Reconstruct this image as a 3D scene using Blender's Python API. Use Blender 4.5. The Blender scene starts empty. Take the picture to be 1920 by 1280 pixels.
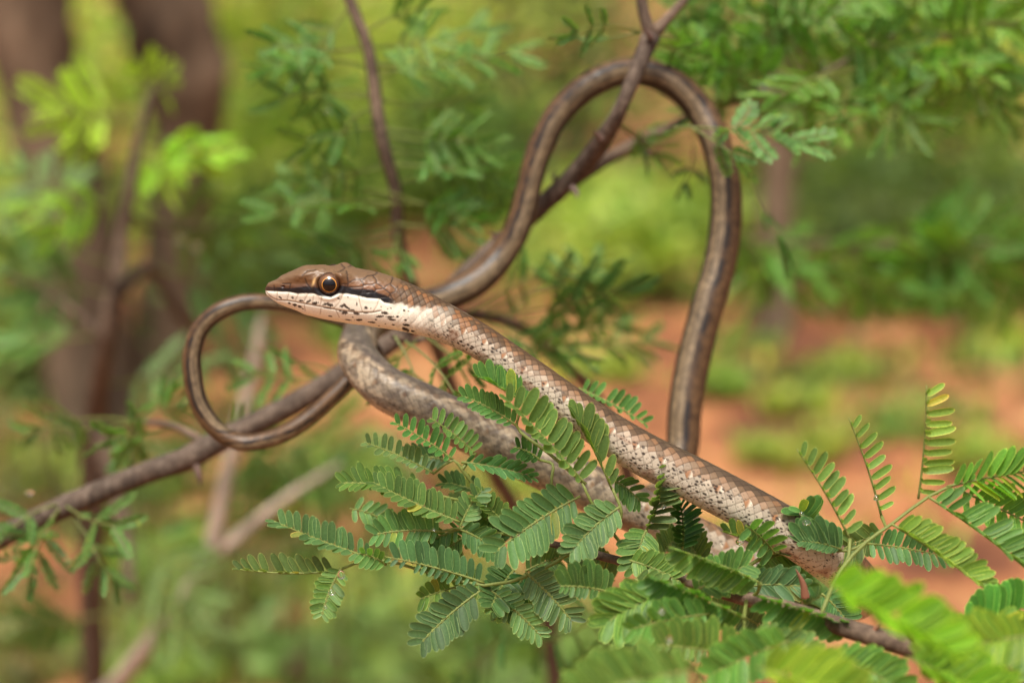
import bpy, math, random
import numpy as np
from mathutils import Vector, Matrix

random.seed(7)
rng = np.random.default_rng(7)
R = math.radians
scene = bpy.context.scene
COL = scene.collection

# ------------------------------------------------------------------ camera, world, sun, exposure
CAM_H, PITCH, FOCUS, TANW = 1.0, 16.3, 0.25, 0.72        # metres, degrees, metres, sensor/focal
cam_d = bpy.data.cameras.new("camera")
cam = bpy.data.objects.new("camera", cam_d)
COL.objects.link(cam)
cam.location = (0, 0, CAM_H)
cam.rotation_euler = (R(90 - PITCH), 0, 0)
cam_d.sensor_width, cam_d.lens = 36, 50
cam_d.clip_start, cam_d.clip_end = 0.01, 300
cam_d.dof.use_dof = True
cam_d.dof.focus_distance = FOCUS - 0.001
cam_d.dof.aperture_fstop = 9.0
cam_d.dof.aperture_blades = 0
scene.camera = cam

SUN_EL, SUN_AZ = 70, 200          # azimuth: degrees clockwise from +Y seen from above
world = bpy.data.worlds.new("World")
scene.world = world
world.use_nodes = True
wn = world.node_tree
sky = wn.nodes.new("ShaderNodeTexSky")
sky.sky_type = 'NISHITA'
sky.sun_disc = False
sky.sun_elevation = R(SUN_EL)
sky.sun_rotation = R(SUN_AZ)
sky.dust_density = 8.0
sky.air_density = 0.45
sky.ozone_density = 0.3
wn.links.new(sky.outputs[0], wn.nodes["Background"].inputs[0])
wn.nodes["Background"].inputs[1].default_value = 0.085
sun_d = bpy.data.lights.new("sun", 'SUN')
sun_d.energy = 2.2
sun_d.angle = R(14)
sun_d.color = (1.0, 0.965, 0.88)
sun = bpy.data.objects.new("sun", sun_d)
COL.objects.link(sun)
_sd = Vector((math.sin(R(SUN_AZ)) * math.cos(R(SUN_EL)), math.cos(R(SUN_AZ)) * math.cos(R(SUN_EL)), math.sin(R(SUN_EL))))
sun.rotation_euler = _sd.to_track_quat('Z', 'Y').to_euler()
scene.view_settings.view_transform = 'Standard'
scene.view_settings.look = 'None'
scene.view_settings.exposure = 1.15
scene.view_settings.gamma = 1.0
scene.render.engine = 'CYCLES'
scene.cycles.use_denoising = True
scene.cycles.max_bounces = 8
scene.cycles.transparent_max_bounces = 16

# ------------------------------------------------------------------ layout helpers
FWD = np.array([0, math.cos(R(PITCH)), -math.sin(R(PITCH))])
UPV = np.array([0, math.sin(R(PITCH)), math.cos(R(PITCH))])
RGT = np.array([1.0, 0, 0])
CAMP = np.array([0, 0, CAM_H])
PX0 = TANW * FOCUS / 1920            # size of one photo pixel at the focused distance

def pxs(dz):                          # metres per photo pixel at dz millimetres behind focus
    return TANW * (FOCUS + dz * .001) / 1920

def P(x, y, dz):                      # photo position and distance (mm behind focus) -> place in the world
    d = FOCUS + dz * .001
    return CAMP + FWD * d + RGT * ((x - 960) / 1920 * TANW * d) + UPV * (-(y - 640) / 1920 * TANW * d)

def G(x, y):                          # where the view through a photo position meets the ground
    v = FWD + RGT * ((x - 960) / 1920 * TANW) + UPV * (-(y - 640) / 1920 * TANW)
    t = CAM_H / -v[2]
    return CAMP + v * t

def unit(v):
    v = np.asarray(v, float)
    n = np.linalg.norm(v, axis=-1, keepdims=True)
    return v / np.maximum(n, 1e-12)

def catmull(pts, step):
    """dense centripetal Catmull-Rom through rows (position first three columns); all columns carried"""
    p = np.asarray(pts, float)
    p = np.vstack([2 * p[0] - p[1], p, 2 * p[-1] - p[-2]])
    out = []
    for i in range(1, len(p) - 2):
        a, b, c, d = p[i - 1], p[i], p[i + 1], p[i + 2]
        t0 = 0.
        t1 = t0 + max(np.linalg.norm((b - a)[:3]), 1e-9) ** .5
        t2 = t1 + max(np.linalg.norm((c - b)[:3]), 1e-9) ** .5
        t3 = t2 + max(np.linalg.norm((d - c)[:3]), 1e-9) ** .5
        n = max(2, int(np.linalg.norm((c - b)[:3]) / step) + 1)
        t = np.linspace(t1, t2, n, endpoint=False)[:, None]
        A1 = (t1 - t) / (t1 - t0) * a + (t - t0) / (t1 - t0) * b
        A2 = (t2 - t) / (t2 - t1) * b + (t - t1) / (t2 - t1) * c
        A3 = (t3 - t) / (t3 - t2) * c + (t - t2) / (t3 - t2) * d
        B1 = (t2 - t) / (t2 - t0) * A1 + (t - t0) / (t2 - t0) * A2
        B2 = (t3 - t) / (t3 - t1) * A2 + (t - t1) / (t3 - t1) * A3
        out.append((t2 - t) / (t2 - t1) * B1 + (t - t1) / (t2 - t1) * B2)
    out.append(p[-2][None])
    return np.vstack(out)

class MB:
    """collects faces of one mesh with a colour per vertex"""
    def __init__(s):
        s.v, s.f, s.c, s.n = [], [], [], 0
    def add(s, v, f, c):
        v = np.asarray(v, float).reshape(-1, 3)
        c = np.asarray(c, float)
        if c.ndim == 1:
            c = np.tile(c, (len(v), 1))
        s.v.append(v)
        s.c.append(c[:, :3])
        for q in f:
            s.f.append(np.asarray(q, int) + s.n)
        s.n += len(v)
    def mesh(s, name, smooth=True):
        v = np.vstack(s.v)
        return make_mesh(name, v, s.f, np.vstack(s.c), smooth)

def make_mesh(name, v, faces, cols=None, smooth=True):
    me = bpy.data.meshes.new(name)
    if isinstance(faces, np.ndarray):
        k = faces.shape[1]
        nf = len(faces)
        tot = np.full(nf, k, np.int32)
        loops = faces.reshape(-1).astype(np.int32)
    else:
        tot = np.array([len(f) for f in faces], np.int32)
        loops = np.concatenate([np.asarray(f) for f in faces]).astype(np.int32)
        nf = len(faces)
    me.vertices.add(len(v))
    me.vertices.foreach_set("co", np.asarray(v, np.float32).reshape(-1))
    me.loops.add(len(loops))
    me.loops.foreach_set("vertex_index", loops)
    me.polygons.add(nf)
    me.polygons.foreach_set("loop_start", np.concatenate([[0], np.cumsum(tot)[:-1]]).astype(np.int32))
    me.polygons.foreach_set("loop_total", tot)
    me.polygons.foreach_set("use_smooth", np.full(nf, smooth, bool))
    if cols is not None:
        at = me.color_attributes.new("Col", 'FLOAT_COLOR', 'POINT')
        c4 = np.ones((len(v), 4), np.float32)
        c4[:, :3] = cols
        at.data.foreach_set("color", c4.reshape(-1))
    me.update(calc_edges=True)
    me.validate()
    return me

def link(name, data, mat=None, parent=None, label=None, cat=None, group=None, kind=None):
    o = bpy.data.objects.new(name, data)
    COL.objects.link(o)
    if mat is not None and data is not None and len(data.materials) == 0:
        data.materials.append(mat)
    if parent is not None:
        o.parent = parent
        o.matrix_parent_inverse = Matrix.Translation(-Vector(parent.location))
    for k, val in (("label", label), ("category", cat), ("group", group), ("kind", kind)):
        if val:
            o[k] = val
    return o

def thing(name, label, cat, loc, group=None):
    o = link(name, None, label=label, cat=cat, group=group)
    o.location = Vector(loc)
    return o

def tube(mb, pts, radii, col, sides=8, step=None, wob=0., colfn=None, cap=True):
    """tapered tube through world points"""
    pts = np.asarray(pts, float)
    radii = np.asarray(radii, float) if np.ndim(radii) else np.full(len(pts), float(radii))
    d = np.hstack([pts, radii[:, None]])
    L = np.linalg.norm(np.diff(pts, axis=0), axis=1).sum()
    d = catmull(d, step or max(L / 24, 1e-5))
    p, r = d[:, :3], np.maximum(d[:, 3], 1e-6)
    t = unit(np.gradient(p, axis=0))
    ref = np.array([0.13, 0.31, 0.94])
    if abs(np.dot(unit(ref), t[0])) > .9:
        ref = np.array([0.94, .1, .2])
    n = unit(np.cross(t, ref))
    b = np.cross(t, n)
    th = np.linspace(0, 2 * np.pi, sides, endpoint=False)
    rr = r[:, None] * (1 + wob * rng.standard_normal((len(p), sides)))
    v = p[:, None, :] + rr[..., None] * (np.cos(th)[None, :, None] * n[:, None, :] + np.sin(th)[None, :, None] * b[:, None, :])
    k = len(p)
    f = []
    for i in range(k - 1):
        for j in range(sides):
            j2 = (j + 1) % sides
            f.append((i * sides + j, i * sides + j2, (i + 1) * sides + j2, (i + 1) * sides + j))
    if cap:
        f.append(tuple(range(sides))[::-1])
        f.append(tuple((k - 1) * sides + j for j in range(sides)))
    vv = v.reshape(-1, 3)
    c = colfn(vv) if colfn else np.asarray(col, float)
    mb.add(vv, f, c)
    return p, r, t

# ------------------------------------------------------------------ materials
def nodes_of(name):
    m = bpy.data.materials.new(name)
    m.use_nodes = True
    nt = m.node_tree
    return m, nt, nt.nodes["Principled BSDF"], nt.nodes["Material Output"]

def N(nt, kind, **kw):
    n = nt.nodes.new(kind)
    for k, v in kw.items():
        setattr(n, k, v)
    return n

def mixc(nt, fac, a, b, blend='MIX'):
    n = nt.nodes.new("ShaderNodeMix")
    n.data_type = 'RGBA'
    n.blend_type = blend
    for sock, val in ((n.inputs[0], fac), (n.inputs[6], a), (n.inputs[7], b)):
        if hasattr(val, "links"):
            nt.links.new(val, sock)
        elif isinstance(val, (tuple, list)):
            sock.default_value = (*val, 1)
        else:
            sock.default_value = val
    return n.outputs[2]

def noise(nt, scale, detail=4, rough=.6, coord=None):
    n = N(nt, "ShaderNodeTexNoise")
    n.inputs["Scale"].default_value = scale
    n.inputs["Detail"].default_value = detail
    n.inputs["Roughness"].default_value = rough
    g = coord
    if g is None:
        g = N(nt, "ShaderNodeNewGeometry").outputs["Position"]
    nt.links.new(g, n.inputs["Vector"])
    return n.outputs["Fac"]

def ramp(nt, fac, stops):
    n = N(nt, "ShaderNodeValToRGB")
    el = n.color_ramp.elements
    el[0].position, el[0].color = stops[0][0], (*stops[0][1], 1)
    el[1].position, el[1].color = stops[-1][0], (*stops[-1][1], 1)
    for p, c in stops[1:-1]:
        e = el.new(p)
        e.color = (*c, 1)
    nt.links.new(fac, n.inputs[0])
    return n.outputs[0]

def bump(nt, bs, height, strength, dist):
    b = N(nt, "ShaderNodeBump")
    b.inputs["Strength"].default_value = strength
    b.inputs["Distance"].default_value = dist
    nt.links.new(height, b.inputs["Height"])
    nt.links.new(b.outputs[0], bs.inputs["Normal"])

def leaf_material(name, rough=.5, spec=.35, trans=.42, grain=2500., tcol=(1.35, 1.5, .45)):
    m, nt, bs, out = nodes_of(name)
    at = N(nt, "ShaderNodeAttribute", attribute_name="Col")
    oi = N(nt, "ShaderNodeObjectInfo")
    col = mixc(nt, 1., at.outputs["Color"], oi.outputs["Color"], 'MULTIPLY')
    nz = noise(nt, grain, 3)
    col = mixc(nt, .35, col, ramp(nt, nz, [(.3, (.55, .55, .5)), (.7, (1.45, 1.4, 1.4))]), 'MULTIPLY')
    nt.links.new(col, bs.inputs["Base Color"])
    bs.inputs["Roughness"].default_value = rough
    bs.inputs["Specular IOR Level"].default_value = spec
    tr = N(nt, "ShaderNodeBsdfTranslucent")
    tc = mixc(nt, 1., col, tcol, 'MULTIPLY')
    nt.links.new(tc, tr.inputs[0])
    ms = N(nt, "ShaderNodeMixShader")
    ms.inputs[0].default_value = trans
    nt.links.new(bs.outputs[0], ms.inputs[1])
    nt.links.new(tr.outputs[0], ms.inputs[2])
    nt.links.new(ms.outputs[0], out.inputs[0])
    return m

def bark_material(name, dark, mid, pale, scale, stretch=.25, bdist=.0004, rough=.85):
    m, nt, bs, out = nodes_of(name)
    tc = N(nt, "ShaderNodeNewGeometry").outputs["Position"]
    mp = N(nt, "ShaderNodeMapping")
    mp.inputs["Scale"].default_value = (1, 1, stretch)
    nt.links.new(tc, mp.inputs[0])
    a = noise(nt, scale, 6, .65, mp.outputs[0])
    b = noise(nt, scale * .22, 3, .5, mp.outputs[0])
    c = ramp(nt, a, [(.3, dark), (.52, mid), (.72, pale)])
    c = mixc(nt, .5, c, ramp(nt, b, [(.35, (.5, .48, .46)), (.65, (1.4, 1.35, 1.3))]), 'MULTIPLY')
    nt.links.new(c, bs.inputs["Base Color"])
    bs.inputs["Roughness"].default_value = rough
    bs.inputs["Specular IOR Level"].default_value = .25
    bump(nt, bs, a, .8, bdist)
    return m

M_LEAF = leaf_material("acacia_leaf")
M_FAR = leaf_material("far_foliage", rough=.55, spec=.25, trans=.45, grain=25., tcol=(1.4, 1.45, .5))
M_TWIG = bark_material("twig_bark", (.035, .024, .018), (.085, .062, .046), (.17, .135, .105), 900., .6, .0002)
M_TWIG_WARM = bark_material("young_twig_bark", (.045, .030, .021), (.105, .072, .050), (.19, .14, .095), 700., .6, .0002)
M_DEAD = bark_material("dead_wood", (.20, .15, .12), (.34, .27, .21), (.46, .38, .31), 300., .5, .0003)
M_TRUNK = bark_material("trunk_bark", (.022, .014, .009), (.12, .083, .053), (.27, .20, .135), 9., .3, .02)

def attr_mat(name, rough, spec, coat=0., bumpscale=None, bd=0.):
    m, nt, bs, out = nodes_of(name)
    at = N(nt, "ShaderNodeAttribute", attribute_name="Col")
    col = at.outputs["Color"]
    if bumpscale:
        nz = noise(nt, bumpscale, 3)
        col = mixc(nt, .3, col, ramp(nt, nz, [(.3, (.6, .6, .6)), (.7, (1.35, 1.35, 1.35))]), 'MULTIPLY')
        bump(nt, bs, nz, .5, bd)
    nt.links.new(col, bs.inputs["Base Color"])
    bs.inputs["Roughness"].default_value = rough
    bs.inputs["Specular IOR Level"].default_value = spec
    bs.inputs["Coat Weight"].default_value = coat
    bs.inputs["Coat Roughness"].default_value = .03
    return m

M_SNAKE = attr_mat("snake_skin", .38, .30, 0., 6000., .00003)
M_EYE = attr_mat("snake_eye", .25, .35, .55)
M_PUPIL = attr_mat("snake_pupil", .2, .35, .35)
M_THORN = attr_mat("thorn", .5, .4)

mw, nt, bs, out = nodes_of("water_drop")
bs.inputs["Base Color"].default_value = (1, 1, 1, 1)
bs.inputs["Transmission Weight"].default_value = 1
bs.inputs["Roughness"].default_value = 0.0
bs.inputs["IOR"].default_value = 1.333
M_WATER = mw

# ------------------------------------------------------------------ ground
mg, nt, bs, out = nodes_of("red_soil")
n1 = noise(nt, 2.2, 6, .7)
n2 = noise(nt, 10., 5, .7)
n3 = noise(nt, 70., 4)
c = ramp(nt, n1, [(.40, (.13, .052, .030)), (.49, (.28, .118, .052)), (.58, (.37, .195, .088))])
c = mixc(nt, .8, c, ramp(nt, n2, [(.34, (.45, .42, .4)), (.66, (1.45, 1.4, 1.3))]), 'MULTIPLY')
c = mixc(nt, .35, c, ramp(nt, n3, [(.3, (.6, .6, .6)), (.7, (1.3, 1.3, 1.3))]), 'MULTIPLY')
nt.links.new(c, bs.inputs["Base Color"])
bs.inputs["Roughness"].default_value = .95
bs.inputs["Specular IOR Level"].default_value = .15
bump(nt, bs, n3, .6, .01)
gx = np.concatenate([np.linspace(-60, -8, 14), np.linspace(-7.5, 7.5, 61), np.linspace(8, 60, 14)])
gy = np.concatenate([np.linspace(-40, -3, 8), np.linspace(-2.5, 12, 59), np.linspace(13, 120, 24)])
gX, gY = np.meshgrid(gx, gy, indexing='ij')
gZ = (.02 * np.sin(gX * 1.7 + 1) * np.cos(gY * 1.3) + .012 * np.sin(gX * 4.1 + gY * 3.3)) * np.clip((np.hypot(gX, gY) - .5) / 1.5, 0, 1) - .02
gv = np.stack([gX, gY, gZ], -1).reshape(-1, 3)
na, nb = len(gx), len(gy)
ii, jj = np.meshgrid(np.arange(na - 1), np.arange(nb - 1), indexing='ij')
q0 = (ii * nb + jj).reshape(-1)
gf = np.stack([q0, q0 + nb, q0 + nb + 1, q0 + 1], -1)
link("ground", make_mesh("ground", gv, gf), mg, kind="structure", label="bare red sandy soil with scattered grass")

# ------------------------------------------------------------------ grass and weeds on the ground (nobody could count it)
PATCH = [(150, 900, 220, 110, 1.6, 2), (420, 880, 250, 110, 1.3, 2), (250, 1120, 260, 140, 1.6, 2), (620, 1100, 260, 140, 1.3, 2), (850, 1200, 260, 90, 1.3, 2), (80, 1240, 150, 70, 1.3, 2), (1500, 560, 380, 60, .35, 2), (1700, 700, 260, 80, .3, 2), (-300, 700, 260, 150, 1., 1), (-500, 400, 300, 150, 2., 0), (-350, 1100, 250, 160, .8, 0), (2250, 500, 280, 120, 1.6, 0), (2200, 900, 220, 160, .7, 1), (-300, 200, 300, 120, 2., 1), (2300, 200, 300, 120, 2., 0), (1650, 400, 350, 60, 2.2, 0), (1100, 420, 250, 70, 1.8, 0), (1750, 560, 180, 25, .35, 1), (1800, 660, 160, 20, .25, 1), (1550, 700, 120, 14, .2, 1), (1650, 800, 160, 16, .2, 1), (1400, 640, 60, 14, .25, 1), (550, 300, 250, 120, 2, 0), (500, 420, 250, 60, 1.5, 0), (1650, 880, 260, 140, .12, 0), (1500, 620, 420, 100, .15, 0), (1050, 560, 220, 120, .5, 1), (300, 800, 320, 120, .5, 1), (700, 1000, 350, 160, .35, 0), (250, 120, 500, 160, 1.6, 0), (900, 100, 500, 140, 1.6, 1), (1600, 60, 500, 120, 1.6, 0), (700, 230, 300, 60, 1.5, 0),   # photo centre, half width, half height (pixels), density, colour set
    (1740, 770, 130, 28, .3, 1), (1720, 410, 240, 70, 1.2, 1), (1880, 620, 60, 30, .4, 0), (1500, 740, 70, 18, .35, 0),
    (1350, 700, 60, 30, .8, 1), (1150, 470, 130, 130, 1.2, 1), (1120, 680, 80, 30, .6, 0), (1250, 420, 90, 80, 1.4, 0),
    (1560, 680, 70, 20, .5, 0), (500, 1180, 280, 120, .5, 1), (330, 1060, 150, 60, .6, 1), (760, 1110, 140, 60, .6, 0),
    (950, 1230, 200, 70, .8, 1), (60, 640, 130, 90, 1.3, 1), (40, 420, 120, 110, 1.3, 0), (560, 480, 170, 90, 1.1, 1),
    (400, 330, 220, 80, 1.2, 0), (700, 330, 250, 90, 1.2, 0), (1650, 330, 300, 40, .7, 1), (1480, 830, 90, 25, .5, 0),
    (1350, 1010, 120, 40, .4, 0), (1850, 850, 80, 30, .6, 0), (640, 640, 90, 40, .8, 1), (120, 880, 120, 40, .6, 0),
    (1500, 400, 200, 60, .7, 1), (280, 1250, 140, 60, .7, 1), (620, 880, 150, 60, .6, 1), (980, 900, 160, 60, .5, 0)]
gv_, gc_, gf_ = [], [], []
k = 0
GCOL = np.array([[.33, .42, .10], [.20, .31, .08], [.15, .16, .065]])
for (x, y, hx, hy, dens, cs) in PATCH:
    nb_ = int((520 if y > 400 else 900) * dens)
    subs = []
    for _ in range(14):
        a, rr = random.random() * 6.283, math.sqrt(random.random())
        subs.append((x + hx * rr * math.cos(a), y + hy * rr * math.sin(a), random.uniform(.12, .4), random.uniform(.6, 1.4)))
    for _ in range(nb_):
        sx_, sy_, sr_, sb_ = random.choice(subs)
        g = G(sx_ + hx * sr_ * random.gauss(0, .7), max(-60, sy_ + hy * sr_ * random.gauss(0, .6)))
        h = random.uniform(.012, .05) * (1.0 if g[1] < 4 else 2.5)
        w = random.uniform(.004, .011) * max(1, g[1] / 2.5)
        yaw = random.random() * 6.283
        lx, ly = math.cos(yaw), math.sin(yaw)
        bend = random.uniform(.1, .9) * h
        o = np.array([g[0], g[1], -.02])
        s = np.array([-ly, lx, 0]) * w
        b = np.array([lx, ly, 0]) * bend
        gv_ += [o - s, o + s, o + b * .4 + s * .8 + [0, 0, h * .6], o + b * .4 - s * .8 + [0, 0, h * .6], o + b + [0, 0, h]]
        cc = GCOL[cs] * sb_ * random.uniform(.6, 1.4) * np.array([random.uniform(.8, 1.3), 1, random.uniform(.6, 1.1)])
        gc_ += [cc] * 5
        gf_ += [(k, k + 1, k + 2, k + 3), (k + 3, k + 2, k + 4)]
        k += 5
link("grass", make_mesh("grass", np.array(gv_), gf_, np.array(gc_), False), M_FAR, kind="stuff",
     label="low yellow-green grass and weeds in patches on red soil", cat="grass")

# ------------------------------------------------------------------ background trees: trunk with limbs, crown above the picture
def leaf_cloud(n, centre, rad, size, cols, clumps=24, seed=0, flat=1.):
    r = np.random.default_rng(seed)
    cc = r.standard_normal((clumps, 3))
    cc = unit(cc) * (r.random((clumps, 1)) ** .4) * np.asarray(rad)
    ci = r.integers(0, clumps, n)
    spread = np.mean(rad) * .40
    pos = np.asarray(centre) + cc[ci] + r.standard_normal((n, 3)) * spread * np.array([1, 1, .8])
    ax = unit(r.standard_normal((n, 3)) * np.array([1, 1, .5]))
    nm = unit(np.cross(ax, unit(r.standard_normal((n, 3)) + np.array([0, 0, .0]))))
    sd = np.cross(nm, ax)
    L = size * r.uniform(.6, 1.4, (n, 1))
    W = L * .28
    v = np.stack([pos, pos + ax * L * .45 + sd * W, pos + ax * L, pos + ax * L * .45 - sd * W], 1).reshape(-1, 3)
    f = np.arange(4 * n).reshape(-1, 4)
    base = np.asarray(cols)[r.integers(0, len(cols), clumps)][ci] * r.uniform(.65, 1.35, (n, 1))
    return v, f, np.repeat(base, 4, axis=0)

def tree(label, pxpath, base_px, crown_c, crown_r, nleaf, cols, seed):
    g = G(*base_px)
    d = np.dot(g - CAMP, FWD)
    t = thing("tree", label, "tree", (g[0], g[1], -.05), "trees standing behind the snake")
    pts, rad = [], []
    for (x, y, w) in pxpath:
        p = CAMP + FWD * d + RGT * ((x - 960) / 1920 * TANW * d) + UPV * (-(y - 640) / 1920 * TANW * d)
        # keep the trunk standing at the distance of its base
        vv = p - CAMP
        p = CAMP + vv * (g[1] / vv[1])
        pts.append(p)
        rad.append(w / 2 / 1920 * TANW * d)
    pts[0][2] = min(pts[0][2], -.05)
    mb = MB()
    p, r, _ = tube(mb, pts, rad, (1, 1, 1), 14, .05, .05)
    link("trunk", mb.mesh("trunk"), M_TRUNK, t)
    top = p[-1]
    for kx in range(4):
        mb = MB()
        a = kx * 1.57 + seed
        e = np.asarray(crown_c) + np.array([math.cos(a), math.sin(a), .2]) * np.asarray(crown_r) * .7
        tube(mb, [top - [0, 0, .05], top * .6 + e * .4 + [0, 0, .15], e], [r[-1] * .7, r[-1] * .45, .01], (1, 1, 1), 8, .1, .04)
        link("limb", mb.mesh("limb"), M_TRUNK, t)
    v, f, c = leaf_cloud(nleaf, crown_c, crown_r, .06, cols, 40, seed)
    link("crown", make_mesh("crown", v, f, c, False), M_FAR, t)
    return t

GREENS = [(.10, .16, .04), (.14, .21, .05), (.07, .12, .035)]
tree("thick smooth grey-brown tree trunk at the left edge, leaning right downwards",
     [(180, 800, 180), (165, 620, 150), (128, 380, 150), (88, 200, 150), (45, 0, 160), (10, -250, 165), (-30, -700, 150)], (180, 780),
     (-1.1, 3.2, 3.2), (.8, .8, .4), 1500, GREENS, 3)
tree("knotty dark-sided brown tree trunk with a swelling, second from the left edge",
     [(300, 720, 150), (318, 560, 118), (340, 380, 110), (352, 230, 125), (345, 130, 160), (305, 0, 165), (260, -200, 150), (200, -650, 130)], (300, 700),
     (-.7, 3.8, 3.3), (.8, .8, .5), 2000, GREENS, 5)
tree("slender upright reddish-brown tree trunk rooted in red soil, right of the arching snake",
     [(1452, 640, 84), (1450, 560, 68), (1458, 400, 62), (1466, 230, 58), (1475, 0, 52), (1490, -400, 45)], (1452, 620),
     (.9, 3.6, 2.6), (.7, .7, .4), 1500, GREENS, 8)
tree("pale grey far tree trunk at the top edge above the head",
     [(960, 330, 60), (950, 150, 54), (930, 40, 50), (925, -100, 48), (900, -400, 40)], (960, 320),
     (0.0, 6.2, 3.4), (1., 1., .6), 1500, GREENS, 11)

# ------------------------------------------------------------------ background shrubs
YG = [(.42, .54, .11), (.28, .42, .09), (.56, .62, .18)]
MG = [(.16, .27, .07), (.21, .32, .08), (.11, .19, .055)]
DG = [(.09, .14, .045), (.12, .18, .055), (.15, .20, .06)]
def shrub(label, bx, by, dist, w, h, cols, n, seed, leaf=.045):
    # photo centre bx,by of the crown at distance dist
    v = FWD + RGT * ((bx - 960) / 1920 * TANW) + UPV * (-(by - 640) / 1920 * TANW)
    c = CAMP + v * dist / v[1]
    base = np.array([c[0], c[1], -.02])
    t = thing("shrub", label, "shrub", base, "shrubs in the blurred background")
    r = random.Random(seed)
    for i in range(4):
        mb = MB()
        a = r.random() * 6.28
        e = c + np.array([math.cos(a) * w * .5, math.sin(a) * w * .4, h * r.uniform(-.2, .5)])
        tube(mb, [base + [math.cos(a) * .03, math.sin(a) * .03, 0], base * .5 + e * .5 + [0, 0, .05], e], [.014, .010, .004], (1, 1, 1), 6, .08)
        link("stem", mb.mesh("stem"), M_TRUNK, t)
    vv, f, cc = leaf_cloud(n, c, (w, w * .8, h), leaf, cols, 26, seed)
    keep = vv.reshape(-1, 4, 3)[:, :, 2].min(1) > .0
    vv = vv.reshape(-1, 4, 3)[keep].reshape(-1, 3)
    cc = cc.reshape(-1, 4, 3)[keep].reshape(-1, 3)
    link("crown", make_mesh("crown", vv, np.arange(len(vv)).reshape(-1, 4), cc, False), M_FAR, t)
SHRUBS = [
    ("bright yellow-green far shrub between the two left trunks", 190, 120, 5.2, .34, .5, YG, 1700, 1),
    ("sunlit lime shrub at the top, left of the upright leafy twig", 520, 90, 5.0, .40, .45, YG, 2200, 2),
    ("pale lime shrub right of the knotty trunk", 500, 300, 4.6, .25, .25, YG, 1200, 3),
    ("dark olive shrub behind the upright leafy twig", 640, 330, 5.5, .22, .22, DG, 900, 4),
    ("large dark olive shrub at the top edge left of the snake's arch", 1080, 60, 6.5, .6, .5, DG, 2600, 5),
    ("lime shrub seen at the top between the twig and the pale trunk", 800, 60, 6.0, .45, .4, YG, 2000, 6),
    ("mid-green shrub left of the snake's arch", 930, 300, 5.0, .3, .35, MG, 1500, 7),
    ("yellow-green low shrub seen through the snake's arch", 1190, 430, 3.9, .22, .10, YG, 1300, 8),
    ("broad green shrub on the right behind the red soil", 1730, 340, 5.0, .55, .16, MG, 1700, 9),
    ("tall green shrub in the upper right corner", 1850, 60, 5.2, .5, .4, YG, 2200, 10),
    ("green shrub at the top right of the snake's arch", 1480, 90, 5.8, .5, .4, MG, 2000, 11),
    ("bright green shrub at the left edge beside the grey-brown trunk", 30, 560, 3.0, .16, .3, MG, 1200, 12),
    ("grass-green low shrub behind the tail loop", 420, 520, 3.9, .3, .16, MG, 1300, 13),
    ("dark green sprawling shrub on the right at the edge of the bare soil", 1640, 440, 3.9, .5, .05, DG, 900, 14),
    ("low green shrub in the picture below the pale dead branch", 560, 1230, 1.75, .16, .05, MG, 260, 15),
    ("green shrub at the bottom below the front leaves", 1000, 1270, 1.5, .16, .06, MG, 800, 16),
]
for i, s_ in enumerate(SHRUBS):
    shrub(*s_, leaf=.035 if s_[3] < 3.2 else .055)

# ------------------------------------------------------------------ acacia leaves
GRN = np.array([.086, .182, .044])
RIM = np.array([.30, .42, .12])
def leaflet_template():
    xs = [0, .07, .22, .5, .78, .94, 1.]
    ws = [.18, .62, .92, 1., .94, .56, .12]
    ys = [-1, -.80, 0, .80, 1]
    v, c = [], []
    for x, w in zip(xs, ws):
        for y in ys:
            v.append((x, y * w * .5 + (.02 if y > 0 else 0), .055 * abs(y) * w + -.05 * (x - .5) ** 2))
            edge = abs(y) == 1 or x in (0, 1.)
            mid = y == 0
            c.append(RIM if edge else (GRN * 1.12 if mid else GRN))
    f = []
    for i in range(6):
        for j in range(4):
            a = i * 5 + j
            f.append((a, a + 5, a + 6, a + 1))
    return np.array(v), np.array(f), np.array(c)
LV, LF, LC = leaflet_template()
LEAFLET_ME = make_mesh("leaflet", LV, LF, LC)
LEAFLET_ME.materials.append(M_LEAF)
# cheap leaflet for blurred leaves
SV = np.array([(0, 0, 0), (.3, .48, .03), (.75, .46, .03), (1, 0, 0), (.75, -.46, .03), (.3, -.48, .03)])
SF = np.array([(0, 3, 2, 1), (0, 5, 4, 3)])
SC = np.array([GRN * .9, GRN * 1.3, GRN * 1.3, GRN * 1.5, GRN * 1.3, GRN * 1.3])

def perp_up(d):
    p = np.cross(-FWD, d)          # in the picture plane
    p = unit(p)
    uy, ux = np.dot(p, UPV), np.dot(p, RGT)
    if abs(uy) < .28:
        return p if ux > 0 else -p
    return p if uy > 0 else -p

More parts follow.
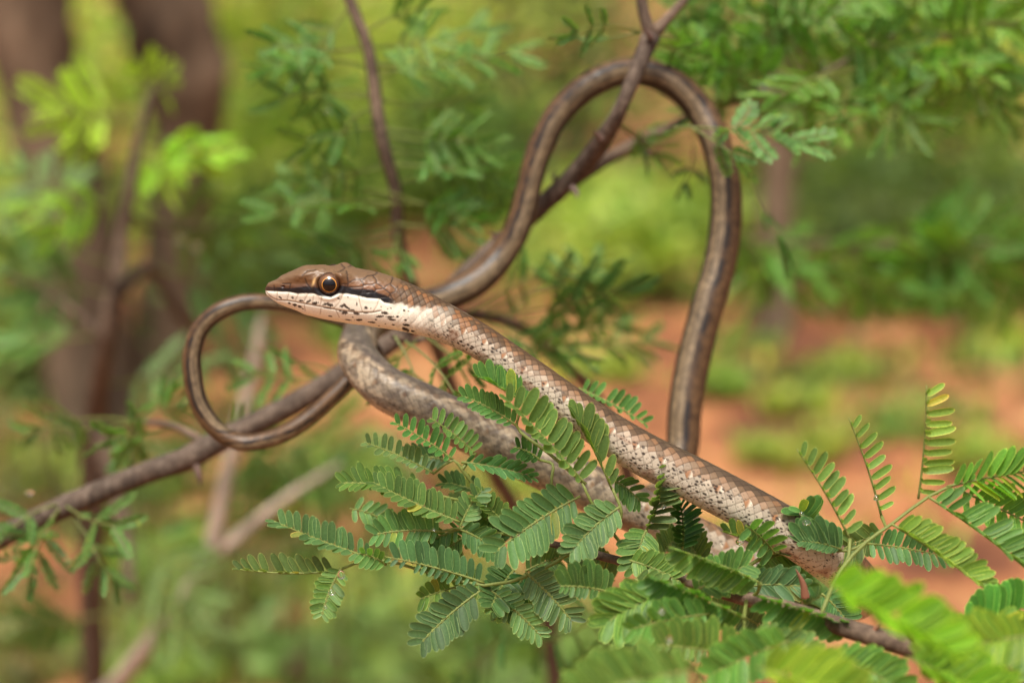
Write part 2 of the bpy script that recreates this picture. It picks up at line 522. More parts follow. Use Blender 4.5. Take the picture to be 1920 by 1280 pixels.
def pinna(base, tip, sag, n, L, phiA, phiB, twist=0., aspect=.34, ang=62., rs=None, lenB=1., miss=.03, p_ref=None):
    """returns rachis points and leaflet frames (origin, x-axis*L, y-axis*W, z)"""
    rs = rs or random.Random(1)
    base, tip = np.asarray(base, float), np.asarray(tip, float)
    dd = unit(tip - base)
    pu = perp_up(dd) if p_ref is None else p_ref
    tlen = np.linalg.norm(tip - base)
    tt = np.linspace(0, 1, 10)
    pts = base + (tip - base) * tt[:, None] + pu * (sag * 4 * tt * (1 - tt))[:, None]
    out = []
    for row, phi in ((0, phiA), (1, phiB)):
        if phi is None:
            continue
        for i in range(n):
            t = .07 + .93 * (i + (.22 if row else 0)) / n + rs.uniform(-.007, .007)
            if rs.random() < miss:
                continue
            q = min(t * 9, 8.999)
            k0 = int(q)
            o = pts[k0] + (pts[k0 + 1] - pts[k0]) * (q - k0)
            d = unit(pts[k0 + 1] - pts[k0])
            p = unit(pu - d * np.dot(pu, d))
            z = np.cross(d, p)
            if np.dot(z, -FWD) < 0:
                z = -z
            ph = R(phi + rs.uniform(-7, 7))
            r = math.cos(ph) * p + math.sin(ph) * z
            a = R(ang - 30 * max(0, t - .72) / .28 + 12 * max(0, .2 - t) / .2 + rs.uniform(-5, 5))
            x = math.cos(a) * d + math.sin(a) * r
            nrm = np.cross(d, r)
            if np.dot(nrm, UPV * .9 - FWD * .3) < 0:
                nrm = -nrm
            nrm = unit(nrm - x * np.dot(nrm, x))
            tw = R(twist + rs.uniform(-14, 14))
            y = np.cross(nrm, x)
            nrm2 = math.cos(tw) * nrm + math.sin(tw) * y
            y2 = np.cross(nrm2, x)
            prof = .62 + .38 * min(1, t / .25) if t < .25 else 1 - .45 * max(0, (t - .7) / .3) ** 1.3
            l = L * prof * rs.uniform(.84, 1.08) * (lenB if row else 1)
            out.append((o, x * l, y2 * l * aspect * (1.12 if t > .85 else 1), nrm2 * l))
    return pts, out

def stalk_cols():
    return (.23, .27, .075)

def add_stalk(mb, pts, r0, r1, col=None, sides=5):
    tube(mb, pts, np.linspace(r0, r1, len(pts)), col if col is not None else stalk_cols(), sides, np.linalg.norm(pts[-1] - pts[0]) / 8)

def add_leaflets(mb, frames, V=LV, F=LF, C=LC, tint=None):
    for (o, x, y, z) in frames:
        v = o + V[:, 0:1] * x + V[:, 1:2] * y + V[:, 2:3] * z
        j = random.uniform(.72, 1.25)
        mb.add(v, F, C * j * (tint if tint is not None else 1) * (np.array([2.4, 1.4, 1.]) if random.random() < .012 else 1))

def sharp_pinna(parent, spec, seed):
    (x0, y0, z0, x1, y1, z1, n, L, fa, fb) = spec[:10]
    kw = spec[10] if len(spec) > 10 else {}
    rs = random.Random(seed)
    s = pxs((z0 + z1) / 2)
    pts, fr = pinna(P(x0, y0, z0), P(x1, y1, z1), kw.get('sag', 4) * s, n, L * s, fa, fb, kw.get('tw', 0), kw.get('asp', .365),
                    kw.get('ang', 60), rs, kw.get('lb', 1.), kw.get('miss', .03))
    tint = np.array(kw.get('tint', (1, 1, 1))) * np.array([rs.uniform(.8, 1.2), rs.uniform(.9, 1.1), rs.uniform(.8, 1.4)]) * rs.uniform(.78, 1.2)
    mb = MB()
    add_stalk(mb, pts, 2.6 * s, 1.2 * s, np.array(stalk_cols()) * kw.get('st', 1.))
    # the fine hairs and knuckles where leaflets sit
    for (o, x, y, z) in fr:
        e = o + unit(x) * 3.2 * s
        tube(mb, [o, e], [1.7 * s, 1.0 * s], np.array(stalk_cols()) * 1.25, 4, 9, cap=False)
    if kw.get('ind'):
        lf = link("leaf", mb.mesh("leaf_stalk"), M_LEAF, parent)
        for (o, x, y, z) in fr:
            c = link("leaflet", LEAFLET_ME, None, lf)
            m = Matrix(((x[0], y[0], z[0], o[0]), (x[1], y[1], z[1], o[1]), (x[2], y[2], z[2], o[2]), (0, 0, 0, 1)))
            # parents sit at their thing's base, unrotated
            c.matrix_parent_inverse = Matrix.Identity(4)
            c.matrix_basis = m
            j = rs.uniform(.72, 1.25)
            wy = (2.6, 1.5, 1.1) if rs.random() < .02 else (1, 1, 1)
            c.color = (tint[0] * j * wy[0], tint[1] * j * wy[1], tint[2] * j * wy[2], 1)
            LEAFLETS.append(c)
    else:
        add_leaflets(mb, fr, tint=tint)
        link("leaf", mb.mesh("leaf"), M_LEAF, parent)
LEAFLETS = []

I = dict(ind=True)
FRONT = [
    # x0,y0,dz0, x1,y1,dz1, pairs, leaflet length, row angles, options      (base -> tip)
    (850, 862, 4, 735, 790, 2, 9, 34, 8, 112, dict(ang=70, miss=.12)),
    (890, 850, 8, 805, 783, 6, 9, 34, -15, 105, dict(ang=85)),
    (815, 888, 4, 680, 828, 2, 10, 33, 10, 108, dict(ang=72, miss=.1)),
    (865, 866, 4, 1000, 895, 4, 10, 36, 25, 120, dict(ang=48)),
    (790, 918, 2, 636, 905, 0, 11, 42, 0, 112, dict(ang=62)),
    (862, 978, -1, 699, 903, -2, 13, 46, 4, 108, dict(ind=True, ang=64, sag=-3)),
    (828, 996, -1, 700, 1002, -2, 11, 46, 4, 165, dict(ind=True, ang=68, lb=.8, sag=5)),
    (725, 978, 10, 655, 953, 9, 6, 32, -5, 150, dict(ang=125, miss=.02)),
    (700, 1047, -1, 508, 974, -3, 14, 43, 0, 104, dict(ind=True, ang=66, sag=-3, miss=.06)),
    (634, 1070, -1, 441, 1066, -3, 12, 42, 0, 78, dict(ind=True, ang=60, lb=.72, sag=-6, miss=.1)),
    (640, 1064, -2, 603, 1156, -4, 11, 34, 10, 172, dict(ind=True, ang=66, asp=.38)),
    (724, 1058, -1, 672, 1037, -4, 5, 32, 40, 140, {}),
    (908, 1092, -2, 722, 1043, -3, 13, 46, 0, 165, dict(ind=True, ang=70, lb=.5, miss=.14)),
    (905, 1104, -2, 787, 1207, -6, 12, 48, 12, 168, dict(ind=True, ang=62, sag=5)),
    (912, 1100, -1, 1018, 1196, -2, 14, 36, 15, 165, dict(ang=60, asp=.3)),
    (985, 1072, -1, 1073, 1165, -3, 14, 46, 15, 165, dict(ang=64, asp=.28, tint=(.85, .9, 1))),
    (1088, 930, -5, 926, 1037, -8, 13, 62, 8, 166, dict(ind=True, ang=66, sag=6, asp=.32)),
    (1162, 950, -5, 1071, 1033, -8, 12, 48, 14, 164, dict(ind=True, ang=60, sag=5)),
    (1212, 993, -2, 1192, 1064, -4, 10, 48, 14, 166, dict(ind=True, ang=62)),
    (1145, 1110, -10, 1050, 1098, -13, 10, 55, 10, 150, dict(ang=72, lb=.5)),
    (968, 797, -1, 868, 742, -2, 10, 38, 14, 150, dict(ang=52, lb=.75)),
    (985, 757, -2, 892, 705, -3, 9, 48, 6, 85, dict(ind=True, ang=58, lb=.8)),
    (1098, 908, -5, 944, 742, -9, 12, 62, 4, 100, dict(ind=True, ang=70, sag=3, tint=(1.1, 1.1, .9))),
    (1148, 918, -3, 1072, 772, -5, 10, 58, 6, 92, dict(ind=True, ang=42, tint=(1.05, 1.1, .9))),
    (1085, 860, 2, 1018, 770, 1, 11, 32, 0, 120, dict(tw=75, ang=60)),
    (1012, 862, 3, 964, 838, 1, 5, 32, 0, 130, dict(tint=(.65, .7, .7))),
    (1085, 728, 22, 1213, 797, 20, 11, 34, 8, 100, dict(ang=78)),
    (1212, 995, 0, 1241, 880, -2, 9, 54, 8, 97, dict(tw=58, ang=62)),
    (1279, 1032, 6, 1275, 942, 4, 10, 48, 10, 120, dict(tw=68, ang=58, tint=(.7, .8, .8))),
    (1445, 1037, -1, 1355, 996, -4, 7, 42, 15, 80, dict(ang=50)),
    (1452, 1036, -2, 1398, 985, -9, 5, 55, 40, 150, dict(tint=(1, 1.05, 1.1))),
    (1445, 1035, 0, 1522, 1008, 2, 6, 44, 30, 140, dict(ang=45)),
    (1506, 992, 8, 1500, 955, -4, 9, 55, -15, 195, dict(tw=72, ang=52)),
    (1578, 1030, -2, 1500, 1014, -3, 12, 62, 6, 140, dict(ang=52, lb=.4, tint=(.95, 1., 1.1))),
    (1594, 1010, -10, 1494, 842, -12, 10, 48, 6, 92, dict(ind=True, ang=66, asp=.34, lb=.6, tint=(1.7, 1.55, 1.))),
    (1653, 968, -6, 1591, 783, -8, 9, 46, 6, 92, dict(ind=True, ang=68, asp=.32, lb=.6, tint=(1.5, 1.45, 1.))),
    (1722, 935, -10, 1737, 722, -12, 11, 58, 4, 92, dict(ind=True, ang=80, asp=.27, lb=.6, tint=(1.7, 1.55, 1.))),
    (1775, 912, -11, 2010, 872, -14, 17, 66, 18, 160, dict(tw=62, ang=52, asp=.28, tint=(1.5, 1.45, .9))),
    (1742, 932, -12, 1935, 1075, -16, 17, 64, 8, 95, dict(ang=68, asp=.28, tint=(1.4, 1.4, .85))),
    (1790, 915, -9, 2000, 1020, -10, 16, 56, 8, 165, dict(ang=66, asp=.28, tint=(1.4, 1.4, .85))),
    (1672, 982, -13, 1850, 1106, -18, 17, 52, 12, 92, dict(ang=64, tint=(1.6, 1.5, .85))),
    (1620, 1018, -2, 1780, 1046, -2, 12, 38, 5, 140, dict(ang=80, tint=(.9, .95, .9))),
    (1655, 1000, 2, 1560, 1040, 2, 10, 42, 20, 160, dict(ang=60)),
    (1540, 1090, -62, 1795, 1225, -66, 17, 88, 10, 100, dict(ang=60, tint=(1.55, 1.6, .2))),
    (1800, 1192, -20, 1945, 1128, -22, 13, 74, 12, 150, dict(tw=50, ang=62, tint=(1.3, 1.35, .9))),
    (1605, 1180, -20, 1425, 1120, -24, 13, 56, 170, 80, dict(ang=60, tint=(1.15, 1.2, .9))),
    (1425, 1092, -16, 1262, 1028, -18, 13, 52, 175, 85, dict(ang=66, tint=(1.3, 1.3, .8))),
    (1400, 1160, -22, 1215, 1080, -24, 14, 58, 175, 80, dict(ang=68, tint=(1.2, 1.2, .9))),
    (1392, 1232, -28, 1232, 1208, -32, 13, 66, 5, 150, dict(ang=74, lb=.4, tint=(1.15, 1.2, .95))),
    (1240, 1112, -18, 1140, 1165, -20, 13, 70, 12, 160, dict(ang=50, tint=(1.1, 1.15, 1.1))),
    (1400, 1182, -28, 1620, 1290, -30, 15, 52, 10, 100, dict(ang=62, tint=(1.15, 1.2, .95))),
    (1395, 1100, -6, 1500, 1098, -8, 10, 48, 16, 165, dict(ang=50)),
    (1540, 1112, -5, 1590, 1170, -6, 8, 38, 15, 165, dict()),
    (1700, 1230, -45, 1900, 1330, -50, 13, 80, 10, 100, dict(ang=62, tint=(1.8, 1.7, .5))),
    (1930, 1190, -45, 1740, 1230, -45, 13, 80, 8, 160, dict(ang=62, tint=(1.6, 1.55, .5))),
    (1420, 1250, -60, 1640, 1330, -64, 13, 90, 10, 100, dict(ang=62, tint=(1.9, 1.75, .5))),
    (1300, 1255, -55, 1080, 1300, -58, 13, 80, 10, 160, dict(ang=62, tint=(1.1, 1.2, .8))),
    # filling the mass in the middle
    (1330, 1150, -24, 1180, 1180, -28, 12, 52, 175, 20, dict(tint=(1.1, 1.2, .9))),
    (1480, 1200, -34, 1330, 1265, -38, 13, 60, 12, 165, dict(tint=(1.2, 1.3, .9))),
    (1560, 1230, -30, 1690, 1290, -34, 12, 60, 12, 165, dict(tint=(1.3, 1.35, .8))),
    (1860, 1160, -30, 1960, 1240, -34, 12, 66, 12, 165, dict(tint=(1.5, 1.5, .7))),
    (1300, 1110, -14, 1400, 1060, -12, 11, 50, 12, 165, dict(tint=(1.2, 1.25, .9))),
    (960, 1000, 4, 890, 930, 3, 10, 36, 10, 110, dict()),
    (862, 990, 2, 905, 915, 3, 8, 36, 15, 160, dict(tint=(1.1, 1.1, 1.2))),
    (865, 990, 1, 760, 1040, 2, 9, 34, 15, 165, dict(tint=(.9, .95, 1.1))),
    (880, 1000, 3, 800, 1062, 3, 10, 36, 15, 165, dict(tint=(.85, .9, 1.05))),
    (862, 992, 1, 935, 1035, 2, 9, 36, 15, 165, dict()),
    (985, 1070, 4, 1070, 1040, 6, 9, 34, 20, 160, dict(tint=(.8, .85, .9))),
    (985, 1075, 2, 950, 1155, 3, 10, 36, 15, 165, dict(tint=(.85, .9, 1.))),
    (845, 865, 10, 760, 855, 12, 8, 32, 15, 150, dict(tint=(.75, .8, .85))),
    (900, 925, 8, 830, 905, 8, 8, 34, 10, 110, dict(tint=(.8, .85, .85))),
    (1180, 1050, -4, 1275, 1090, -8, 11, 42, 15, 165, dict(tint=(1.1, 1.15, 1))),
    (1190, 1085, -8, 1290, 1150, -12, 12, 46, 15, 165, dict(tint=(1.1, 1.15, 1))),
    (1150, 900, 2, 1200, 940, 3, 8, 34, 25, 160, dict()),
]
_r = random.Random(77)
for _ in range(34):
    x, y = _r.uniform(860, 1560), _r.uniform(985, 1190)
    if y > 1130 and x < 1000 or y < 1040 and 1010 < x < 1560:
        continue
    a = _r.uniform(2.2, 4.4) if x < 1150 else _r.uniform(-1, 4.5)
    l = _r.uniform(90, 130)
    z = _r.uniform(3, 22)
    t_ = _r.uniform(.75, 1.15)
    FRONT.append((x, y, z, x + l * math.cos(a), y - l * .6 * math.sin(a), z + _r.uniform(-8, 8), 12, _r.uniform(36, 46), _r.choice((8, 15, 25)), _r.choice((105, 150, 165)), dict(tint=(t_, t_, t_), ang=_r.uniform(55, 70), miss=.06)))
acacia_root = P(1560, 1700, 60)
acacia_root[2] = -.02
acacia = thing("acacia_bush", "sharp feathery green acacia bush in front, leaflets overlapping the snake's coils", "bush", acacia_root)
mb = MB()
tube(mb, [acacia_root, acacia_root * .55 + P(1980, 1350, -10) * .45 + np.array([.05, 0, .05]), P(1960, 1320, -14), P(1740, 1224, -24), P(1590, 1178, -22), P(1480, 1142, -16), P(1400, 1122, -12), P(1200, 1062, -2), P(1080, 1030, 2), P(960, 1002, 3)],
     [.007, .0045, .0022, .0017, .0016, .0014, .0013, .0009, .0007, .0005], (1, 1, 1), 10, .004, .02)
link("branch", mb.mesh("branch"), M_TWIG_WARM, acacia)
def thorn(parent, a, b, c, r, col=(.22, .10, .06)):
    mb = MB()
    tube(mb, [a, b, c], [r, r * .6, r * .08], col, 6)
    link("thorn", mb.mesh("thorn"), M_THORN, parent)
thorn(acacia, P(1510, 1118, -10), P(1505, 1092, -11), P(1492, 1066, -12), 9 * PX0)
thorn(acacia, P(1630, 1190, -23), P(1642, 1178, -24), P(1652, 1168, -25), 8 * PX0)
thorn(acacia, P(1630, 1200, -23), P(1634, 1225, -24), P(1640, 1240, -25), 8 * PX0)
STALKS = [
    [(960, 1002, 3), (905, 995, 2), (862, 990, 1), (828, 996, -1)],
    [(960, 1002, 3), (915, 945, 6), (866, 880, 4), (850, 862, 4), (815, 886, 4)],
    [(866, 880, 4), (880, 862, 5), (892, 850, 8)],
    [(915, 945, 6), (850, 935, 3), (790, 918, 2)],
    [(1080, 1030, 2), (1000, 1075, 0), (908, 1097, -2), (800, 1072, -1), (700, 1047, -1), (634, 1069, -1)],
    [(1200, 1062, -2), (1150, 1000, -2), (1108, 940, -5), (1092, 905, -5)],
    [(1150, 1000, -2), (1165, 960, -4), (1148, 915, -3)],
    [(1035, 960, 0), (1034, 900, 1), (1036, 870, 2), (1012, 862, 3)],
    [(1098, 908, -5), (1030, 850, -3), (968, 797, -1), (985, 757, -2)],
    [(1200, 1062, -2), (1208, 1020, -2), (1212, 995, -2)],
    [(1300, 1085, -6), (1282, 1050, 2), (1279, 1030, 6)],
    [(1400, 1122, -12), (1390, 1075, -4), (1445, 1037, -1), (1520, 1028, 0), (1590, 1032, -2), (1620, 1018, -2)],
    [(1540, 1150, -20), (1575, 1070, -14), (1625, 1015, -13), (1672, 982, -12), (1742, 930, -11), (1790, 908, -11)],
    [(1594, 1010, -10), (1590, 1045, -12), (1580, 1062, -13)],
    [(1653, 968, -6), (1662, 990, -11)],
    [(1400, 1122, -12), (1395, 1165, -22), (1395, 1232, -28)],
    [(1740, 1224, -24), (1650, 1150, -45), (1535, 1085, -62)],
    [(1425, 1092, -16), (1420, 1110, -14), (1400, 1122, -12)],
    [(1240, 1112, -18), (1225, 1085, -10), (1200, 1062, -2)],
]
for st in STALKS:
    mb = MB()
    pp = np.array([P(*q) for q in st])
    add_stalk(mb, pp, 3.8 * PX0, 2.6 * PX0, sides=6)
    link("leaf_stalk", mb.mesh("leaf_stalk"), M_LEAF, acacia)
for i, sp in enumerate(FRONT):
    sharp_pinna(acacia, sp, 100 + i)
bpy.context.view_layer.update()

# ------------------------------------------------------------------ blurred bipinnate leaves
def bileaf(parent, x0, y0, z0, x1, y1, z1, np_=4, plen=90, tint=(1, 1, 1), seed=0, roll=None, nl=15, ll=.17):
    rs = random.Random(seed)
    a, b = P(x0, y0, z0), P(x1, y1, z1)
    s = pxs((z0 + z1) / 2)
    d = unit(b - a)
    pu = perp_up(d)
    z = np.cross(d, pu)
    if np.dot(z, -FWD) < 0:
        z = -z
    mb = MB()
    tt = np.linspace(0, 1, 6)
    mid = rs.uniform(-.06, .1) * np.linalg.norm(b - a)
    pts = a + (b - a) * tt[:, None] + pu * (mid * 4 * tt * (1 - tt))[:, None]
    add_stalk(mb, pts, 2.6 * s, 1.4 * s, np.array(stalk_cols()) * .8)
    rl = R(rs.uniform(24, 70) * rs.choice((-1, 1)) if roll is None else roll)
    tint = np.array(tint) * np.array([rs.uniform(.85, 1.15), 1, rs.uniform(.85, 1.2)])
    for i in range(np_):
        t = .35 + .65 * (i + 1) / np_
        q = min(t * 5, 4.999)
        o = pts[int(q)] + (pts[int(q) + 1] - pts[int(q)]) * (q - int(q))
        for side in (1, -1):
            r = (math.cos(rl) * pu + math.sin(rl) * z) * side
            r = unit(r + .35 * z * rs.uniform(-1, 1))
            an = R(62 - 38 * max(0, t - .8) / .2 + rs.uniform(-9, 9))
            e = o + (math.cos(an) * d + math.sin(an) * r) * plen * s * rs.uniform(.8, 1.1)
            dd = unit(e - o)
            nr = unit(np.cross(d, r))
            _, fr = pinna(o, e, rs.uniform(-.05, .05) * plen * s, nl, plen * s * ll, rs.uniform(-20, 60), rs.uniform(120, 200), rs.uniform(-20, 20), .36, 62, rs,
                          p_ref=unit(np.cross(nr, dd)))
            add_stalk(mb, np.array([o, (o + e) / 2, e]), 1.8 * s, 1. * s, np.array(stalk_cols()) * .8, 4)
            add_leaflets(mb, fr, SV, SF, SC, tint)
    return link("leaf", mb.mesh("leaf", False), M_LEAF, parent)

for i, b in enumerate([(1180, 1075, 40, 1010, 1210, 90, 4, 90, (.8, .95, .8)), (1180, 1075, 40, 1150, 1260, 80, 4, 90, (.75, .9, .7)), (1300, 1100, 30, 1300, 1290, 60, 4, 90, (.8, 1, .7)), (1000, 1030, 60, 860, 1260, 150, 4, 90, (.8, .95, .8)), (1450, 1150, 30, 1500, 1290, 40, 4, 80, (.9, 1.05, .7))]):
    bileaf(acacia, *b, seed=200 + i)

def doubled(lst, jit=45):
    r = random.Random(len(lst))
    out_ = list(lst)
    for b in lst:
        out_.append((b[0], b[1], b[2], b[3] + r.uniform(-jit, jit), b[4] + r.uniform(-jit, jit) * .8, b[5] + r.uniform(-15, 25), *b[6:]))
    return out_

# thorny branch the snake hangs on
br_root = P(-500, 1700, 150)
br_root[2] = -.02
branch = thing("thorn_bush", "grey-brown thorny branch running up from the left edge to the snake's arch", "bush", br_root)
mb = MB()
tube(mb, [br_root, P(-420, 1400, 110), P(-150, 1085, 75), P(0, 1008, 70), P(150, 937, 70), P(290, 880, 70), P(345, 862, 70), P(420, 822, 72), P(530, 768, 74), P(640, 702, 76), P(760, 620, 80), P(900, 490, 82), P(1010, 392, 80), P(1085, 320, 74), P(1134, 257, 64), P(1165, 200, 58), P(1195, 130, 58), P(1221, 68, 60)],
     [.010, .0065, .0028, .0026, .00265, .0026, .0028, .0026, .0026, .0025, .0024, .0022, .0021, .0023, .0021, .0016, .0017, .0021], (1, 1, 1), 12, .003, .025)
link("branch", mb.mesh("branch"), M_TWIG, branch)
for pts_, rad_ in [
    ([(1221, 68, 60), (1207, 25, 60), (1196, -60, 60)], [.0017, .0013, .0011]),
    ([(1221, 68, 60), (1258, 28, 64), (1310, -30, 70), (1360, -90, 75)], [.0016, .0011, .001, .0009]),
    ([(1030, 375, 82), (1100, 322, 86), (1180, 276, 92), (1260, 238, 98), (1345, 195, 102), (1400, 192, 104), (1445, 210, 108)], [.0016, .0016, .0016, .0013, .0013, .0008, .0005]),
    ([(395, 835, 71), (330, 800, 80), (260, 790, 95)], [.0012, .0008, .0006]),
]:
    mb = MB()
    tube(mb, [P(*q) for q in pts_], rad_, (1, 1, 1), 8, .003, .03)
    link("twig", mb.mesh("twig"), M_TWIG_WARM, branch)
for (a, b, c) in [((368, 872, 69), (374, 895, 68), (376, 912, 68)), ((152, 925, 69), (140, 945, 68), (130, 950, 68)),
                  ((1048, 345, 78), (1040, 335, 77), (1043, 322, 77)), ((1072, 352, 74), (1082, 362, 73), (1080, 372, 72)),
                  ((945, 448, 80), (930, 442, 79), (918, 436, 78)), ((1205, 283, 92), (1217, 290, 91), (1226, 298, 91)),
                  ((1222, 72, 57), (1212, 60, 56), (1205, 50, 55)), ((1128, 262, 60), (1118, 250, 59), (1114, 244, 58))]:
    thorn(branch, P(*a), P(*b), P(*c), 8 * pxs(a[2]), (.10, .06, .045))
BL = [  # on the thorny branch
    (1262, 240, 56, 1480, 262, 54, 4, 85, (1.1, 1.1, 1.2)), (1290, 235, 55, 1370, 285, 50, 2, 70, (1.2, 1.25, 1.4)), (1300, 270, 90, 1285, 340, 90, 2, 45, (.5, .6, .5)),
    (1400, 300, 80, 1455, 440, 82, 2, 90, (.75, .85, .8)), (1400, 195, 104, 1440, 225, 100, 2, 55, (.6, .7, .6)),
    (260, 790, 95, 80, 800, 105, 3, 75, (.95, 1, 1.1)), (265, 795, 95, 225, 860, 100, 3, 70, (.95, 1., 1.1)), (270, 785, 95, 330, 760, 95, 3, 70, (.85, 1., .9)),
    (330, 800, 90, 240, 815, 80, 2, 80, (.9, 1, .9)), (120, 945, 68, 210, 985, 60, 2, 85, (.8, .95, .9)), (115, 950, 68, 60, 1055, 62, 3, 85, (.8, .95, .9)),
    (110, 945, 68, 30, 985, 62, 2, 80, (.8, .95, .9)), (130, 960, 70, 190, 1060, 66, 2, 75, (.8, .95, 1.0)), (420, 830, 72, 445, 790, 80, 2, 55, (.7, .9, .7)), (640, 705, 80, 480, 700, 90, 3, 70, (.8, 1, .9)),
    (1150, 225, 80, 1225, 290, 88, 3, 60, (1, 1.05, 1.2)), (1200, 60, 60, 1090, 70, 60, 3, 60, (.8, .95, .9)), (1225, 75, 64, 1290, 110, 70, 3, 60, (1, 1.1, 1.)),
]
for i, b in enumerate(BL[:5] + doubled(BL[5:], 35)):
    bileaf(branch, *b, seed=300 + i, **(dict(ll=.28, nl=11) if i < 2 else {}))

# upright twig behind the head
sx_root = P(800, 1700, 330)
sx_root[2] = -.02
sap = thing("acacia_sapling", "upright dark twig with feathery leaves rising behind the snake's head", "sapling", sx_root)
mb = MB()
tube(mb, [sx_root + np.array([.05, 0, 0]), P(1030, 1180, 250), P(860, 760, 150), P(748, 450, 110), P(742, 360, 105), P(716, 262, 100), P(704, 180, 100), P(690, 90, 100), P(655, 0, 100), P(630, -80, 100), P(620, -200, 100)],
     [.004, .003, .002, .0017, .0016, .0017, .0016, .0015, .0014, .0012, .001], (1, 1, 1), 9, .006, .03)
link("stem", mb.mesh("stem"), M_TWIG_WARM, sap)
SAP = [(690, 95, 160, 520, 85, 140, 3, 80, (.7, .85, .6)), (702, 185, 160, 540, 180, 155, 3, 80, (.85, 1, 1)), (705, 200, 160, 640, 250, 150, 3, 75, (.85, 1, 1)),
       (703, 150, 160, 880, 60, 180, 3, 90, (1, 1.1, 1)), (700, 120, 160, 950, 100, 170, 4, 90, (1, 1.1, .8)), (712, 250, 160, 870, 265, 160, 3, 80, (.6, .75, .5)),
       (720, 280, 160, 900, 310, 170, 4, 80, (.9, 1, 1)), (740, 345, 165, 930, 330, 180, 4, 80, (1, 1.1, 1.1)), (742, 385, 165, 520, 400, 155, 3, 80, (.75, .9, .8)),
       (742, 380, 165, 860, 410, 155, 3, 85, (.7, .85, .75)), (742, 380, 160, 660, 390, 150, 2, 85, (.7, .85, .75)), (748, 440, 168, 755, 490, 160, 2, 60, (.7, .95, .5)),
       (748, 430, 168, 730, 545, 150, 3, 60, (.9, 1.05, .8)), (690, 60, 160, 780, 20, 160, 3, 80, (.8, .95, .8)), (660, 10, 160, 600, 90, 160, 3, 70, (.75, .9, .7)),
       (750, 450, 170, 620, 490, 180, 3, 80, (.6, .75, .6)), (765, 600, 180, 640, 560, 190, 3, 80, (.7, .9, .8))]
_r = random.Random(6)
for (x, y) in [(698, 130), (704, 185), (712, 240), (728, 310), (742, 365), (746, 420), (690, 90)]:
    for sgn in (-1, 1):
        q = _r.uniform(110, 190)
        t_ = _r.uniform(.8, 1.2)
        SAP.append((x, y, 162, x + sgn * q, y + _r.uniform(-40, 40), 162 + _r.uniform(-25, 40), 4, 80, (t_, t_ * 1.05, t_ * .9)))
for i, b in enumerate(SAP):
    b = (b[0], b[1], b[2] - 60, b[3], b[4], b[5] - 60, *b[6:8], tuple(1.05 * q for q in b[8]))
    bileaf(sap, *b, seed=400 + i)

# leafy acacia hanging in from the right, behind the arch
ub_root = P(2300, 1700, 700)
ub_root[2] = -.02
ub = thing("overhanging_acacia", "leafy acacia spreading bright feathery leaves across the upper right", "bush", ub_root)
mb = MB()
tube(mb, [ub_root, P(2250, 700, 420), P(2080, 220, 260), P(1900, 120, 160), P(1700, 60, 130), P(1540, 140, 110), P(1430, 180, 100)], [.012, .006, .002, .0011, .0008, .0006, .0004], (1, 1, 1), 9, .01, .03)
link("branch", mb.mesh("branch"), M_TWIG_WARM, ub)
mb = MB()
tube(mb, [P(1700, 60, 130), P(1520, 10, 120), P(1350, -60, 115)], [.0015, .001, .0007], (1, 1, 1), 7, .01, .03)
link("branch", mb.mesh("branch"), M_TWIG_WARM, ub)
UB = [(1430, 180, 140, 1300, 110, 130, 4, 90), (1500, 150, 145, 1400, 30, 140, 4, 90), (1540, 140, 150, 1700, 215, 140, 4, 90), (1560, 135, 150, 1490, 210, 130, 3, 85),
      (1640, 90, 160, 1830, 130, 150, 4, 95), (1600, 100, 160, 1590, 215, 145, 3, 85), (1700, 60, 170, 1850, 40, 160, 4, 95), (1660, 70, 170, 1560, 30, 160, 4, 90),
      (1480, 165, 142, 1380, 130, 130, 4, 90), (1760, 85, 175, 1850, 215, 165, 4, 95), (1430, 180, 140, 1330, 200, 125, 3, 80), (1420, 60, 155, 1290, 30, 150, 4, 90),
      (1520, 10, 160, 1420, 60, 140, 4, 90), (1520, 10, 160, 1640, -20, 150, 4, 90), (1850, 100, 190, 1960, 150, 180, 4, 95), (1350, -60, 155, 1300, 60, 150, 4, 90), (1540, 130, 150, 1500, 60, 140, 4, 90), (1900, 110, 200, 1900, 20, 190, 4, 90)]
UB += [(1420, 470, 330, 1640, 505, 340, 4, 130), (1600, 455, 330, 1850, 500, 340, 4, 130), (1760, 440, 330, 1960, 520, 340, 4, 130), (1560, 490, 320, 1680, 545, 320, 3, 110), (1380, 430, 330, 1480, 490, 330, 3, 110), (1900, 480, 330, 1720, 500, 330, 4, 130), (1500, 450, 340, 1400, 500, 340, 3, 110)]
mb = MB()
tube(mb, [P(2250, 700, 420), P(2050, 520, 310), P(1850, 455, 290), P(1600, 460, 290), P(1400, 450, 290)], [.003, .0016, .001, .0008, .0005], (1, 1, 1), 7, .02, .03)
link("branch", mb.mesh("branch"), M_TWIG_WARM, ub)
_r = random.Random(5)
for _ in range(16):
    x, y = _r.uniform(1330, 1900), _r.uniform(-20, 190)
    a = _r.uniform(-.5, .5) + (0 if _r.random() < .5 else math.pi)
    z = _r.uniform(120, 210)
    UB.append((x, y, z, x + 150 * math.cos(a), y + 60 * math.sin(a) + 25, z - 10, 4, 90))
for i, b in enumerate(doubled(UB)):
    g_ = random.uniform(.9, 1.35)
    b = (b[0], b[1], b[2] - 40, b[3], b[4], b[5] - 40, *b[6:])
    bileaf(ub, *b, (1.1 * g_, 1.15 * g_, .85), seed=500 + i)

